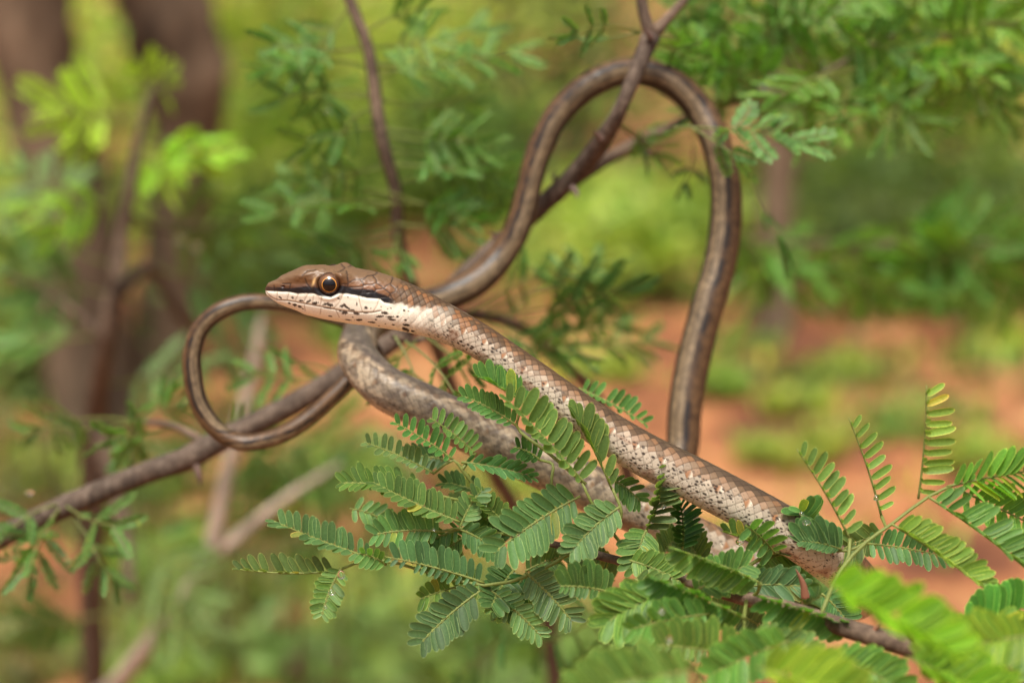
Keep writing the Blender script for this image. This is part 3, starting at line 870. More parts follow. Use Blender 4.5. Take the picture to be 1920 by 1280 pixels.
# low acacia twig between the coils (behind the neck)
lb_root = P(1500, 1700, 300)
lb_root[2] = -.02
lb = thing("acacia_shoot", "feathery acacia shoot behind the neck with leaves reaching right of it", "sapling", lb_root)
mb = MB()
tube(mb, [lb_root, P(1180, 900, 170), P(1040, 660, 120), P(940, 600, 95), P(860, 590, 85), P(780, 640, 60), P(735, 630, 55)], [.004, .0025, .0014, .0012, .001, .0008, .0006], (1, 1, 1), 8, .006, .03)
link("stem", mb.mesh("stem"), M_TWIG_WARM, lb)
LBS = [(900, 590, 90, 1170, 545, 100, 4, 85, (.75, .9, .8)), (930, 600, 95, 1060, 650, 100, 3, 80, (.8, .95, .9)), (960, 605, 100, 1080, 590, 110, 3, 80, (.85, 1, .9)),
       (760, 640, 40, 850, 735, 30, 3, 70, (.6, .8, .45)), (740, 630, 45, 790, 760, 36, 3, 75, (.65, .85, .5)), (800, 630, 55, 900, 690, 44, 3, 80, (.6, .8, .5)),
       (1040, 660, 120, 1200, 640, 130, 4, 80, (.8, .95, .95)), (880, 585, 85, 1000, 520, 100, 3, 80, (.8, .95, .8)), (780, 640, 50, 730, 700, 50, 3, 70, (.6, .8, .5))]
LBS += [(950, 600, 100, 1120, 500, 130, 4, 80, (.9, 1, .9)), (1000, 630, 110, 1150, 610, 120, 4, 80, (.9, 1, .9)), (1040, 660, 120, 960, 660, 110, 3, 70, (.8, .95, .8)), (900, 595, 90, 1020, 660, 90, 3, 75, (.8, .95, .8))]
for i, b in enumerate(doubled(LBS[:3]) + LBS[3:]):
    bileaf(lb, *b, seed=600 + i)

# sapling on the left in front of the trunks
ls_root = P(140, 1500, 560)
ls_root[2] = -.02
ls = thing("acacia_sapling", "blurred reddish sapling with lime leaf tips in front of the left trunks", "sapling", ls_root)
mb = MB()
tube(mb, [ls_root, P(165, 1060, 400), P(178, 780, 330), P(205, 600, 300), P(232, 420, 300), P(250, 320, 300), P(268, 230, 300), P(285, 160, 300)], [.006, .0045, .0042, .0038, .0032, .0024, .0016, .001], (1, 1, 1), 9, .01, .04)
link("stem", mb.mesh("stem"), M_TWIG_WARM, ls)
for q, w in [([(215, 560, 300), (280, 500, 330), (340, 600, 350), (420, 640, 380)], .003), ([(236, 400, 300), (300, 430, 320), (420, 420, 330)], .002), ([(200, 640, 300), (110, 560, 300), (20, 520, 300)], .002), ([(178, 780, 330), (235, 1000, 320), (245, 1130, 310)], .004), ([(185, 720, 330), (180, 1000, 360), (190, 1280, 420)], .005)]:
    mb = MB()
    tube(mb, [P(*p_) for p_ in q], np.linspace(w, w * .4, len(q)), (1, 1, 1), 7, .01, .03)
    link("twig", mb.mesh("twig"), M_TWIG_WARM, ls)
LIME = (3.2, 2.6, .8)
GR = (1.2, 1.05, 1.2)
LSB = [(270, 230, 300, 130, 205, 280, 3, 110, LIME), (280, 180, 300, 270, 140, 290, 2, 70, LIME), (262, 260, 300, 390, 290, 280, 3, 100, LIME), (250, 330, 300, 100, 390, 290, 3, 90, (2.3, 2., .6)),
       (258, 290, 300, 310, 330, 290, 3, 80, LIME), (240, 400, 300, 60, 330, 320, 4, 120, GR), (235, 420, 300, 420, 430, 330, 4, 120, GR), (220, 500, 300, 60, 440, 310, 4, 120, GR),
       (300, 430, 320, 480, 480, 340, 4, 120, GR), (215, 560, 300, 80, 540, 310, 4, 120, (1, 1.15, 1.2)), (280, 500, 330, 440, 560, 350, 4, 120, GR), (205, 620, 300, 50, 640, 300, 4, 110, GR),
       (340, 600, 350, 460, 640, 380, 4, 110, GR), (110, 560, 300, 10, 480, 300, 3, 110, GR), (190, 720, 320, 330, 700, 300, 4, 100, GR), (235, 1000, 320, 350, 1090, 320, 4, 110, GR),
       (200, 1150, 350, 80, 1160, 350, 4, 110, (.8, .95, 1)), (420, 420, 330, 540, 400, 340, 3, 110, GR), (245, 1130, 320, 340, 1180, 320, 3, 100, GR)]
for i, b in enumerate(doubled(LSB[:5]) + LSB[5:]):
    bileaf(ls, *b, seed=700 + i, ll=.17)

# pale dead branch low on the left
db_root = P(120, 1500, 420)
db_root[2] = -.02
db = thing("dead_branch", "pale bare forked dead branch slanting up at the lower left", "branch", db_root)
mb = MB()
tube(mb, [db_root, P(150, 1370, 400), P(230, 1268, 370), P(315, 1160, 350), P(388, 1052, 335), P(408, 970, 332), P(425, 890, 332), P(462, 740, 335), P(484, 640, 340), P(490, 590, 345)], [.005, .0043, .0040, .0037, .0038, .0031, .0028, .0025, .0021, .001], (1, 1, 1), 10, .008, .03)
link("stem", mb.mesh("stem"), M_DEAD, db)
mb = MB()
tube(mb, [P(388, 1052, 335), P(470, 985, 338), P(540, 930, 342), P(590, 898, 348), P(640, 866, 355)], [.0034, .0024, .0019, .0014, .0006], (1, 1, 1), 9, .008, .03)
link("fork", mb.mesh("fork"), M_DEAD, db)

# loose low greenery: leaves of small seedlings in the lower background
for i, (x, y, z, lab) in enumerate([(560, 850, 420, "blurred green seedling under the tail loop"), (640, 960, 440, "blurred blue-green seedling left of the front leaves"), (430, 910, 460, "blurred seedling crossing the pale dead branch")]):
    rt = P(x, y + 500, z + 250)
    rt[2] = -.02
    sd = thing("acacia_seedling", lab, "seedling", rt)
    mb = MB()
    tube(mb, [rt, P(x, y + 250, z + 60), P(x, y, z), P(x + 10, y - 40, z)], [.0014, .0012, .001, .0006], (.17, .2, .07), 7, .02, .03)
    link("stem", mb.mesh("stem"), M_LEAF, sd)
    for j in range(6):
        a = j * 1.05 + i
        bileaf(sd, x + 4 * j, y - 8 * j, z, x + 150 * math.cos(a), y + 70 * math.sin(a), z + random.uniform(-40, 40), 4, 90, (1.05, 1.15, 1.2), seed=800 + 10 * i + j)

# ------------------------------------------------------------------ the snake
HR = 1.0
CTRL = [  # x, y, dz, half height, half width, dorsal hint (right, up, toward viewer)
    (498, 541.5, 0, 3.0, 2.6, 0, 1, .42), (502, 541.5, 0, 11, 8, 0, 1, .42), (511, 543.5, 0, 17.5, 13, 0, 1, .42), (522, 544.5, 0, 24, 18, 0, 1, .42), (535, 545, 0, 30, 22, 0, 1, .42),
    (550, 544.5, 0, 36.5, 26, 0, 1, .42), (570, 543, 0, 46.5, 31, 0, 1, .42), (590, 545.5, 0, 48.5, 35, 0, 1, .42), (618, 549, 0, 51, 39, 0, 1, .42), (645, 552, 0, 52, 42, 0, 1, .42),
    (668, 555.5, 0, 52, 44, 0, 1, .38), (692, 559, 0, 51, 45, 0, 1, .32), (715, 564, 0, 50, 44, 0, 1, .18), (745, 572, 0, 47, 42, 0, 1, .14), (777, 582, 0, 43, 39, 0, 1, .1), (815, 597, 0, 38, 36, 0, 1, .05),
    (850, 613, 0, 35, 34, 0, 1, .0), (900, 640, 0, 32.5, 32.5, 0, 1, -.05), (1000, 710, 0, 34, 34, 0, 1, -.1), (1100, 783, 0, 37, 37, 0, 1, -.1), (1200, 847, 0, 40, 40, 0, 1, -.1), (1300, 898, 0, 41.5, 41.5, 0, 1, -.1), (1400, 951, 0, 42, 42, 0, 1, -.1),
    (1480, 997, 1, 43, 43, 0, 1, -.1), (1550, 1043, 5, 44, 44, .2, 1, -.1), (1598, 1084, 13, 44, 44, .5, .9, .1), (1606, 1115, 22, 44, 44, .8, .4, .2), (1565, 1122, 27, 44, 44, .2, .9, .1), (1440, 1076, 24, 44, 44, 0, 1, -.3), (1300, 1012, 22, 44, 44, 0, 1, -.3),
    (1200, 960, 20, 44, 44, 0, 1, -.25), (1060, 893, 20, 44, 44, 0, 1, -.2), (930, 830, 20, 44, 44, 0, 1, -.2), (803, 766, 20, 43, 43, 0, 1, -.2), (722, 726, 22, 41, 41, .1, 1, -.2), (679, 682, 27, 38, 38, .3, .8, .0), (672, 640, 40, 35, 35, -.3, .8, .5), (697, 604, 54, 32, 32, -.3, 1, .3), (760, 578, 62, 30, 30, -.4, 1, .2),
    (830, 560, 66, 29, 29, -.5, 1, .2), (900, 523, 68, 27, 27, -.6, .8, .3), (940, 480, 70, 26, 26, -.8, .5, .3), (972, 425, 70, 24.5, 24.5, -.9, .3, .3), (992, 350, 70, 23.5, 23.5, -.9, .2, .3), (1010, 286, 70, 24, 24, -.8, .4, .3), (1050, 210, 70, 25, 25, -.6, .8, .3), (1112, 157, 70, 25.5, 25.5, -.3, 1, .3), (1185, 134, 72, 26, 26, 0, 1, .3), (1255, 153, 72, 27, 27, .4, 1, .2),
    (1310, 203, 72, 28, 28, .7, .7, .4), (1342, 265, 70, 28, 28, .8, .3, .5), (1359, 340, 70, 29, 29, .8, 0, .6), (1361, 410, 70, 30, 30, .8, 0, .6), (1350, 490, 69, 31, 31, .8, 0, .6), (1325, 580, 67, 31, 31, .8, -.1, .6), (1297, 690, 65, 32, 32, .8, -.1, .6), (1284, 770, 63, 31.5, 31.5, .8, -.1, .6), (1278, 845, 61, 31, 31, .8, -.1, .6), (1250, 918, 57, 30, 30, .7, -.5, .6),
    (1180, 945, 52, 28, 28, 0, 1, .3), (1060, 893, 48, 25, 25, 0, 1, .3), (930, 832, 46, 22, 22, 0, 1, .3), (803, 766, 45, 19, 19, 0, 1, .3), (715, 712, 44, 17, 17, 0, 1, .3), (660, 712, 43, 16, 16, .2, .8, .5), (632, 736, 42, 15.5, 15.5, .3, .7, .5), (592, 773, 41, 15.5, 15.5, .3, .7, .5), (545, 806, 40, 16, 16, .3, .8, .5), (500, 824, 40, 16, 16, .1, .9, .5), (450, 829, 40, 16, 16, -.1, .9, .5),
    (407, 806, 40, 16.5, 16.5, -.7, -.4, .5), (376, 762, 40, 17, 17, -.9, -.2, .4), (362, 710, 40, 17.5, 17.5, -.9, 0, .4), (361, 660, 40, 17.5, 17.5, -.9, .1, .4), (376, 616, 40, 17, 17, -.7, .6, .4), (412, 583, 40, 16.5, 16.5, -.4, .9, .4), (460, 567, 41, 15.5, 15.5, 0, 1, .4), (510, 567, 42, 14, 14, 0, 1, .3), (560, 577, 44, 12, 12, .1, 1, .3), (605, 592, 46, 10.5, 10.5, .2, 1, .3), (645, 606, 48, 9, 9, .2, 1, .3), (690, 632, 50, 7, 7, .3, 1, .3), (720, 668, 50, 4, 4, .4, 1, .3), (735, 700, 50, 1, 1, .4, 1, .3)]
rows = []
for (x, y, dz, h, w, hx, hy, hz) in CTRL:
    p = P(x, y, dz)
    hv = RGT * hx + UPV * hy - FWD * hz
    k = pxs(dz)
    rows.append([*p, h * k, w * k, *hv])
D = catmull(rows, PX0 * .5)
# fine resampling by arc length
seg = np.linalg.norm(np.diff(D[:, :3], axis=0), axis=1)
S = np.concatenate([[0], np.cumsum(seg)]) / PX0
tot = S[-1]
fine = np.arange(0, tot, .5)
DF = np.stack([np.interp(fine, S, D[:, i]) for i in range(D.shape[1])], 1)
def gsmooth(a, sig):
    n = int(sig * 3 / .5)
    kx = np.exp(-.5 * (np.arange(-n, n + 1) * .5 / sig) ** 2)
    kx /= kx.sum()
    pad = np.vstack([2 * a[0] - a[n:0:-1], a, 2 * a[-1] - a[-2:-n - 2:-1]])
    return np.stack([np.convolve(pad[:, i], kx, 'valid') for i in range(a.shape[1])], 1)
pos = gsmooth(DF[:, :3], 6.)
tan = unit(np.gradient(gsmooth(DF[:, :3], 14.), axis=0))
rad = np.maximum(gsmooth(DF[:, 3:5], 2.5), 1e-6)
rad[:12] = DF[:12, 3:5]
hint = gsmooth(DF[:, 5:8], 25.)
hint = unit(hint)
Nn = unit(hint - tan * (hint * tan).sum(1, keepdims=True))
Bn = np.cross(tan, Nn)
if np.dot(Bn[200], -FWD) < 0:
    Bn = -Bn
s1 = np.concatenate([np.arange(0, 12, .8), np.arange(12, 1380, 1.5), np.arange(1380, 2700, 2.6), np.arange(2700, fine[-1], 3.6)])
def at(a):
    return np.stack([np.interp(s1, fine, a[:, i]) for i in range(a.shape[1])], 1)
pos, tan, rad, Nn, Bn = at(pos), unit(at(tan)), at(rad), unit(at(Nn)), unit(at(Bn))
NT = 216
th = -np.pi + 2 * np.pi * np.arange(NT) / NT
ns = len(s1)
ct, st_ = np.cos(th), np.sin(th)
headw = np.clip(1 - (s1 - 230) / 110, 0, 1)            # 1 on the head, 0 on the body
ex = (2 / (2 + .35 * headw))[:, None]
cy = np.sign(ct) * np.abs(ct)[None, :] ** ex
cx = np.sign(st_) * np.abs(st_)[None, :] ** ex
V0 = pos[:, None, :] + (cy * rad[:, 0:1])[..., None] * Nn[:, None, :] + (cx * rad[:, 1:2])[..., None] * Bn[:, None, :]
# surface normal
dS = np.gradient(V0, axis=0)
dT = np.roll(V0, -1, 1) - np.roll(V0, 1, 1)
nr = unit(np.cross(dS, dT))
cen = unit(V0 - pos[:, None, :])
nr *= np.sign((nr * cen).sum(-1, keepdims=True))
# photo-plane coordinates of the near flank; the far flank mirrors them
def proj(v):
    r = v - CAMP
    d = r @ FWD
    return np.stack([960 + (r @ RGT) / d / TANW * 1920, 640 - (r @ UPV) / d / TANW * 1920], -1)
mir = (NT - np.arange(NT)) % NT
XY = proj(V0)
near = th >= 0
XYm = np.where(near[None, :, None], XY, XY[:, mir, :])
HX, HY = XYm[..., 0], XYm[..., 1]

def zc(px, py):                      # coordinates read on the enlarged view of the head
    return 480 + px * .15625, 470 + py * .15625

SG = s1[:, None] + 0 * th[None, :]
TH = np.abs(th)[None, :] + 0 * s1[:, None]
hd = np.clip(1 - (SG - 236) / 22, 0, 1)                # head plates instead of body scales
onside = (SG < 420)
rs_ = np.random.default_rng(3)

def vnoise(a, b, seed):
    """smooth value noise on two coordinates"""
    ia, ib = np.floor(a), np.floor(b)
    fa, fb = a - ia, b - ib
    fa, fb = fa * fa * (3 - 2 * fa), fb * fb * (3 - 2 * fb)
    def h(x, y):
        t = np.sin(x * 127.1 + y * 311.7 + seed * 74.7) * 43758.5453
        return t - np.floor(t)
    return (h(ia, ib) * (1 - fa) + h(ia + 1, ib) * fa) * (1 - fb) + (h(ia, ib + 1) * (1 - fa) + h(ia + 1, ib + 1) * fa) * fb

# ---- scale lattice
Dm = rad[:, 0] / PX0 * 2
pitch = np.interp(s1, [0, 240, 330, 560, 900, 1400, 3000, 6000], [11, 11, 13, 16, 19.5, 21, 18, 11])
uu = np.concatenate([[0], np.cumsum(np.diff(s1) / ((pitch[1:] + pitch[:-1]) / 2))])
NROW = 26
vv = np.sign(th) * (np.abs(th) / np.pi) ** .86 * NROW / 2
U = uu[:, None] + 0 * th[None, :]
Vv = vv[None, :] + 0 * s1[:, None]
U = U + (vnoise(U / 2.1, Vv / 1.7 + 50, 81) - .5) * .34
Vv = Vv + (vnoise(U / 1.9, Vv / 1.8 + 50, 82) - .5) * .42
ASP = (pitch / (2 * np.pi * Dm / 2 / NROW))[:, None]     # pitch over row height
best1 = np.full(U.shape, 1e9)
best2 = np.full(U.shape, 1e9)
bi = np.zeros(U.shape, int)
bj = np.zeros(U.shape, int)
bdu = np.zeros(U.shape)
for dj in (-2, -1, 0, 1, 2):
    j = np.round(Vv).astype(int) + dj
    off = .5 * (np.mod(j, 2))
    i0 = np.round(U - off).astype(int)
    for di in (-1, 0, 1):
        i = i0 + di
        du = (U - (i + off)) * 1.0
        dv = (Vv - j) * .5 * 1.02
        dist = (np.abs(du) ** 1.35 + np.abs(dv) ** 1.35) ** (1 / 1.35)
        closer = dist < best1
        best2 = np.where(closer, best1, np.minimum(best2, dist))
        bi = np.where(closer, i, bi)
        bj = np.where(closer, j, bj)
        bdu = np.where(closer, du, bdu)
        best1 = np.where(closer, dist, best1)
edge = (best2 - best1)
groove = np.exp(-(edge / np.interp(s1, [240, 600, 1000], [.11, .085, .065])[:, None]) ** 2)
tc = np.pi * (np.abs(bj) / (NROW / 2)) ** (1 / .86)                       # angle of the scale's centre from the spine
sh = np.sin(bi * 127.1 + bj * 311.7) * 43758.5453
rnd = sh - np.floor(sh)
sh2 = np.sin(bi * 269.5 + bj * 183.3) * 24634.6345
rnd2 = sh2 - np.floor(sh2)
ventral = TH > 2.35
vf = U * 1.0 - np.floor(U * 1.0)
vgroove = np.exp(-(np.minimum(vf, 1 - vf) / .06) ** 2)
groove = np.where(ventral, vgroove, groove)
lift = np.where(ventral, vf * .5, np.clip(.5 + bdu, 0, 1))

def lerp(a, b, t):
    return a + (b - a) * t[..., None]
def C(*c):
    return np.array(c)
def smooth(a, b, x):
    t = np.clip((x - a) / (b - a), 0, 1)
    return t * t * (3 - 2 * t)

# ---- body colour
arc = TH * (Dm / 2)[:, None]                             # pixels round from the spine
WD, ORB, CRM = C(.086, .051, .025), C(.140, .082, .042), C(.36, .30, .225)
GRYB = C(.072, .050, .031)
body = np.zeros(U.shape + (3,)) + CRM
tcj = tc + (rnd - .5) * .5
dback = lerp(np.zeros(U.shape + (3,)) + WD, np.zeros(U.shape + (3,)) + GRYB, smooth(500, 900, SG) * .7)
dback = dback * (.8 + .4 * rnd2)[..., None]
flank = lerp(np.zeros(U.shape + (3,)) + ORB * 1.25, np.zeros(U.shape + (3,)) + CRM, smooth(.85, 1.5, tcj))
flank = flank * (.74 + .42 * rnd2)[..., None]
lim = np.interp(s1, [240, 420, 700, 1400], [1.10, 1.05, .92, .85])[:, None]
body = lerp(dback, flank, smooth(lim - .22, lim + .30, tcj))
# warm scales along the edge of the back
body = lerp(body, np.zeros(U.shape + (3,)) + C(.20, .10, .045), smooth(.45, .9, rnd) * (np.abs(tc - lim - .12) < .3) * .7)
body = lerp(body, np.zeros(U.shape + (3,)) + C(.46, .40, .31), smooth(1.5, 2.1, TH))
body = lerp(body, np.zeros(U.shape + (3,)) + C(.21, .092, .033), smooth(.45, .75, rnd) * (np.abs(tc - 1.0) < .45) * smooth(560, 380, SG) * .75)
# bright rear and rusty front of every third flank scale
spot = ((np.mod(bi, 3) == 0) & (np.abs(bj) == 7))
body = lerp(body, np.zeros(U.shape + (3,)) + C(.26, .115, .045), spot * smooth(.14, -.12, bdu) * .9 * (edge > .04))
body = lerp(body, np.zeros(U.shape + (3,)) + C(.62, .54, .42), spot * smooth(.05, .2, bdu) * .8)
# brown seams
body = lerp(body, body * .1 + C(.018, .011, .007), groove * np.where(ventral, .45, .9 - .35 * smooth(lim, lim + .4, TH)))
# dark speckles on flank and belly
cellx, celly = SG / 7.5, arc * np.sign(th)[None, :] / 7.0
jx, jy = np.floor(cellx), np.floor(celly)
def hsh(x, y, k):
    t = np.sin(x * 91.7 + y * 217.3 + k * 37.1) * 24634.63
    return t - np.floor(t)
sp = np.zeros(U.shape)
for ox in (-1, 0, 1):
    for oy in (-1, 0, 1):
        qx, qy = jx + ox, jy + oy
        px_, py_ = qx + hsh(qx, qy, 1), qy + hsh(qx, qy, 2)
        rr_ = .15 + .36 * hsh(qx, qy, 3) ** 2
        on = hsh(qx, qy, 4) < .80 * (.4 + vnoise(qx / 5, qy / 4, 5))
        d_ = np.hypot((cellx - px_) * .8, (celly - py_) * 1.15)
        sp = np.maximum(sp, on * smooth(rr_, rr_ * .55, d_))
sp *= smooth(1.1, 1.5, TH) * smooth(250, 330, SG)
body = lerp(body, np.zeros(U.shape + (3,)) + C(.022, .015, .011), sp * .95)
# rust blotches low on the flank
bl = smooth(.66, .8, vnoise(SG / 34, arc / 15 * np.sign(th)[None, :] + 40, 9)) * smooth(1.3, 1.7, TH)
body = lerp(body, np.zeros(U.shape + (3,)) + C(.22, .12, .07), bl * .6)
# second coil: greyer, mottled
c2 = smooth(1380, 1560, SG) * (1 - smooth(2750, 2950, SG))
mot = vnoise(SG / 17, arc / 11 * np.sign(th)[None, :] + 9, 21) * .6 + vnoise(SG / 7, arc / 6 * np.sign(th)[None, :] + 9, 22) * .4
motc = lerp(np.zeros(U.shape + (3,)) + C(.105, .076, .048), np.zeros(U.shape + (3,)) + C(.40, .32, .21), smooth(.32, .68, mot))
motc = lerp(motc, np.zeros(U.shape + (3,)) + C(.10, .085, .075), smooth(.95, .6, TH) * .8)
far2 = smooth(1750, 2200, SG) * c2
motc = motc * .85 * (.75 + .45 * rnd)[..., None] * (1 - .5 * groove)[..., None]
body = lerp(body, motc, far2 * .72)
# hind body: long stripes, with underside shade painted into the colour
c3 = smooth(2750, 2950, SG)
wv = (vnoise(SG / 40, 0 * SG, 34) - .5) * .12
T3 = TH + wv
Z3 = np.zeros(U.shape + (3,))
y3 = Z3 + C(.125, .068, .030)
y3 = lerp(y3, Z3 + C(.07, .042, .026), smooth(.22, .05, T3) * .7)
y3 = lerp(y3, Z3 + C(.225, .162, .092), smooth(1.08, 1.22, T3))
dash = smooth(.3, .55, vnoise(SG / 22, 0 * SG, 31))
y3 = lerp(y3, Z3 + C(.022, .015, .010), smooth(.26, .12, np.abs(T3 - .92)) * (.45 + .55 * dash))
y3 = lerp(y3, Z3 + C(.05, .035, .024), smooth(.12, .04, np.abs(T3 - 1.52)) * .7 * (.3 + .7 * dash))
y3 = lerp(y3, Z3 + C(.045, .030, .021), smooth(1.85, 2.05, T3))
y3 = lerp(y3, Z3 + C(.075, .058, .042), smooth(2.45, 2.6, T3))  # belly kept dark too, deepening the painted shade below
y3 = y3 * .76 * (.6 + .7 * vnoise(SG / 9, arc / 6, 33))[..., None] * (.8 + .4 * rnd2)[..., None] * (1 - .75 * groove)[..., None]
body = lerp(body, y3, c3)

# ---- head colour, laid out on the enlarged view
def poly(pts):
    a = np.array([zc(*p) for p in pts])
    return a[:, 0], a[:, 1]
head = np.zeros(U.shape + (3,)) + C(.112, .053, .021)
hn = vnoise(HX / 9, HY / 5, 41) * .6 + vnoise(HX / 3, HY / 2.5, 42) * .4
head = head * (.75 + .5 * hn)[..., None]
# warmer temples, greyer crown
head = lerp(head, np.zeros(U.shape + (3,)) + C(.19, .078, .028), np.exp(-(((HX - 690) / 45) ** 2 + ((HY - 541) / 13) ** 2)) * .85)
head = lerp(head, np.zeros(U.shape + (3,)) + C(.135, .088, .048), smooth(1.0, .35, TH) * .6)
lipx, lipy = poly([(110, 480), (280, 490), (400, 495), (500, 515), (600, 510), (700, 515), (790, 545), (900, 560), (1000, 512), (1100, 515), (1230, 540), (1330, 565), (1480, 575), (1540, 622), (1660, 640), (1760, 600), (1900, 640)])
lip = np.interp(HX, lipx, lipy)
stx, sty = poly([(110, 452), (200, 462), (280, 458), (400, 472), (600, 448), (700, 455), (860, 500), (1020, 435), (1090, 448), (1180, 478), (1270, 480), (1400, 490), (1470, 530), (1560, 556), (1650, 610), (1700, 650)])
stp = np.interp(HX, stx, sty)
mid_ = smooth(-4.6, -1.6, HY - stp)
brownstripe = smooth(-14, -2, HY - stp) * np.maximum(smooth(515, 545, HX) * smooth(612, 590, HX), .75 * smooth(632, 642, HX) * smooth(735, 700, HX) * smooth(-11, -4, HY - stp))
head = lerp(head, np.zeros(U.shape + (3,)) + C(.065, .028, .016), brownstripe * .8)
head = lerp(head, np.zeros(U.shape + (3,)) + C(.012, .011, .012), mid_ * smooth(745, 735, HX))
head = lerp(head, np.zeros(U.shape + (3,)) + C(.05, .026, .016), smooth(530, 505, HX) * smooth(530, 545, HY) * .9)
white = smooth(-.6, 1.0, HY - lip)
WH = C(.84, .81, .68)
wcol = np.zeros(U.shape + (3,)) + WH
wcol = lerp(wcol, np.zeros(U.shape + (3,)) + C(.76, .73, .60), smooth(0, 25, HY - lip) * .6)
back_fade = smooth(720, 775, HX)
head = lerp(head, wcol, white)
# preocular pale mark, amber loreal
head = lerp(head, np.zeros(U.shape + (3,)) + C(.62, .40, .17), np.exp(-(((HX - 588.5 + (HY - 528) * .35) / 2.6) ** 2 + ((HY - 528) / 6.0) ** 2)) * .95)
# dark spots
SPOTS = [(290, 560, 28, 10, 35), (440, 565, 16, 14, 0), (540, 600, 25, 12, 0), (630, 608, 40, 13, -35), (710, 630, 36, 18, -15), (830, 640, 45, 12, -20), (885, 650, 36, 17, 15), (990, 572, 12, 12, 0), (1105, 558, 8, 8, 0), (1040, 660, 35, 16, -25),
         (1095, 680, 55, 14, 38), (1165, 712, 28, 10, 20), (1210, 638, 12, 18, 0), (1320, 688, 26, 16, 10), (1065, 743, 38, 20, 0), (1010, 722, 18, 10, 0), (1210, 755, 38, 16, 10), (1315, 746, 34, 9, 0), (860, 690, 60, 8, 8), (400, 630, 16, 12, 10), (465, 650, 24, 16, 10),
         (525, 672, 24, 14, 10), (560, 695, 14, 7, 10), (1545, 745, 50, 16, 8), (1480, 790, 48, 14, -8), (1610, 793, 50, 12, 0), (1700, 793, 22, 14, -20), (1630, 825, 50, 12, 8), (1440, 825, 14, 8, 0), (1235, 830, 45, 12, 0), (1100, 828, 50, 7, 8), (890, 785, 25, 9, 10), (1160, 795, 9, 7, 0), (1780, 718, 18, 10, 0),
         (1830, 725, 10, 8, 0), (1395, 860, 50, 10, 8), (1790, 830, 16, 10, 0), (1650, 887, 20, 9, 10), (1805, 890, 48, 12, 10), (1800, 945, 50, 18, 25), (1880, 965, 25, 12, 0), (1745, 975, 14, 8, 0), (1550, 880, 10, 8, 0), (1475, 900, 12, 6, 0), (1380, 692, 6, 6, 0), (1500, 676, 8, 5, 0), (1580, 700, 10, 6, 0), (1620, 695, 8, 6, 0), (1345, 690, 8, 6, 0), (1180, 660, 7, 7, 0)]
wob_ = (vnoise(HX / 1.7, HY / 1.7, 51) - .5) * .7
spot_m = np.zeros(U.shape)
for (a_, b_, ra, rb, an) in SPOTS:
    x_, y_ = zc(a_, b_)
    ca, sa = math.cos(R(an)), math.sin(R(an))
    dx, dy = HX - x_, HY - y_
    q = np.hypot((dx * ca + dy * sa) / (ra * .16), (-dx * sa + dy * ca) / (rb * .17)) + wob_
    spot_m = np.maximum(spot_m, smooth(1.15, .75, q))
head = lerp(head, np.zeros(U.shape + (3,)) + C(.028, .017, .011), spot_m * .96)
# plate seams
def seg_dist(pts):
    out_ = np.full(U.shape, 1e9)
    pp = [zc(*p) for p in pts]
    for (x0, y0), (x1, y1) in zip(pp[:-1], pp[1:]):
        dx, dy = x1 - x0, y1 - y0
        t = np.clip(((HX - x0) * dx + (HY - y0) * dy) / (dx * dx + dy * dy + 1e-9), 0, 1)
        out_ = np.minimum(out_, np.hypot(HX - x0 - t * dx, HY - y0 - t * dy))
    return out_
SEAMS = [[(980, 275), (1040, 230), (1080, 200)], [(1085, 240), (1100, 330), (1110, 395)], [(1110, 390), (1180, 350), (1290, 340), (1340, 300), (1420, 290), (1465, 258)], [(1255, 345), (1290, 400), (1280, 432), (1100, 440)], [(1290, 410), (1400, 405), (1450, 380), (1440, 340), (1400, 295)],
         [(1400, 405), (1440, 465), (1420, 497), (1285, 500)], [(1440, 465), (1540, 452), (1560, 420), (1620, 390), (1640, 330)], [(1450, 390), (1500, 420), (1540, 450)], [(1540, 455), (1610, 515), (1670, 490), (1680, 460), (1620, 410)], [(1610, 520), (1625, 560), (1665, 612)], [(1610, 520), (1590, 555), (1470, 562)],
         [(1280, 440), (1275, 490), (1240, 525)], [(1105, 395), (1095, 460)], [(410, 395), (402, 470)], [(590, 335), (602, 390), (650, 450)], [(320, 395), (405, 395)], [(1030, 400), (1100, 400)], [(1680, 460), (1760, 370)], [(1690, 490), (1750, 550), (1790, 500), (1830, 460)], [(215, 420), (225, 490)], [(300, 420), (350, 480)], [(560, 300), (620, 240), (720, 235)]]
sd_ = np.full(U.shape, 1e9)
for q in SEAMS:
    sd_ = np.minimum(sd_, seg_dist(q))
seam = np.exp(-(sd_ / 1.15) ** 2)
head = lerp(head, np.zeros(U.shape + (3,)) + C(.015, .009, .006), seam * .92)
LAB = [[(255, 500), (250, 590)], [(395, 505), (372, 590)], [(510, 520), (472, 600)], [(622, 515), (568, 625)], [(695, 540), (670, 640)], [(795, 555), (770, 655)], [(1050, 515), (1000, 620), (925, 700)], [(1230, 540), (1250, 640), (1280, 740)], [(1480, 580), (1440, 680), (1400, 740)], [(780, 690), (770, 760)], [(580, 650), (590, 720)], [(960, 715), (1000, 800)]]
ld = np.full(U.shape, 1e9)
for q in LAB:
    ld = np.minimum(ld, seg_dist(q))
lab_ = np.exp(-(ld / .9) ** 2)
head = lerp(head, np.zeros(U.shape + (3,)) + C(.30, .21, .13), lab_ * .75 * white)
mouth_d = seg_dist([(130, 500), (180, 555), (250, 590), (400, 602), (600, 640), (780, 672), (1000, 715), (1200, 742), (1400, 742), (1500, 720)])
mouth = np.exp(-(mouth_d / 1.1) ** 2)
head = lerp(head, np.zeros(U.shape + (3,)) + C(.14, .10, .07), mouth * .75)
nos = np.hypot((HX - zc(328, 430)[0]) / 3.3, (HY - zc(328, 430)[1]) / 2.6)
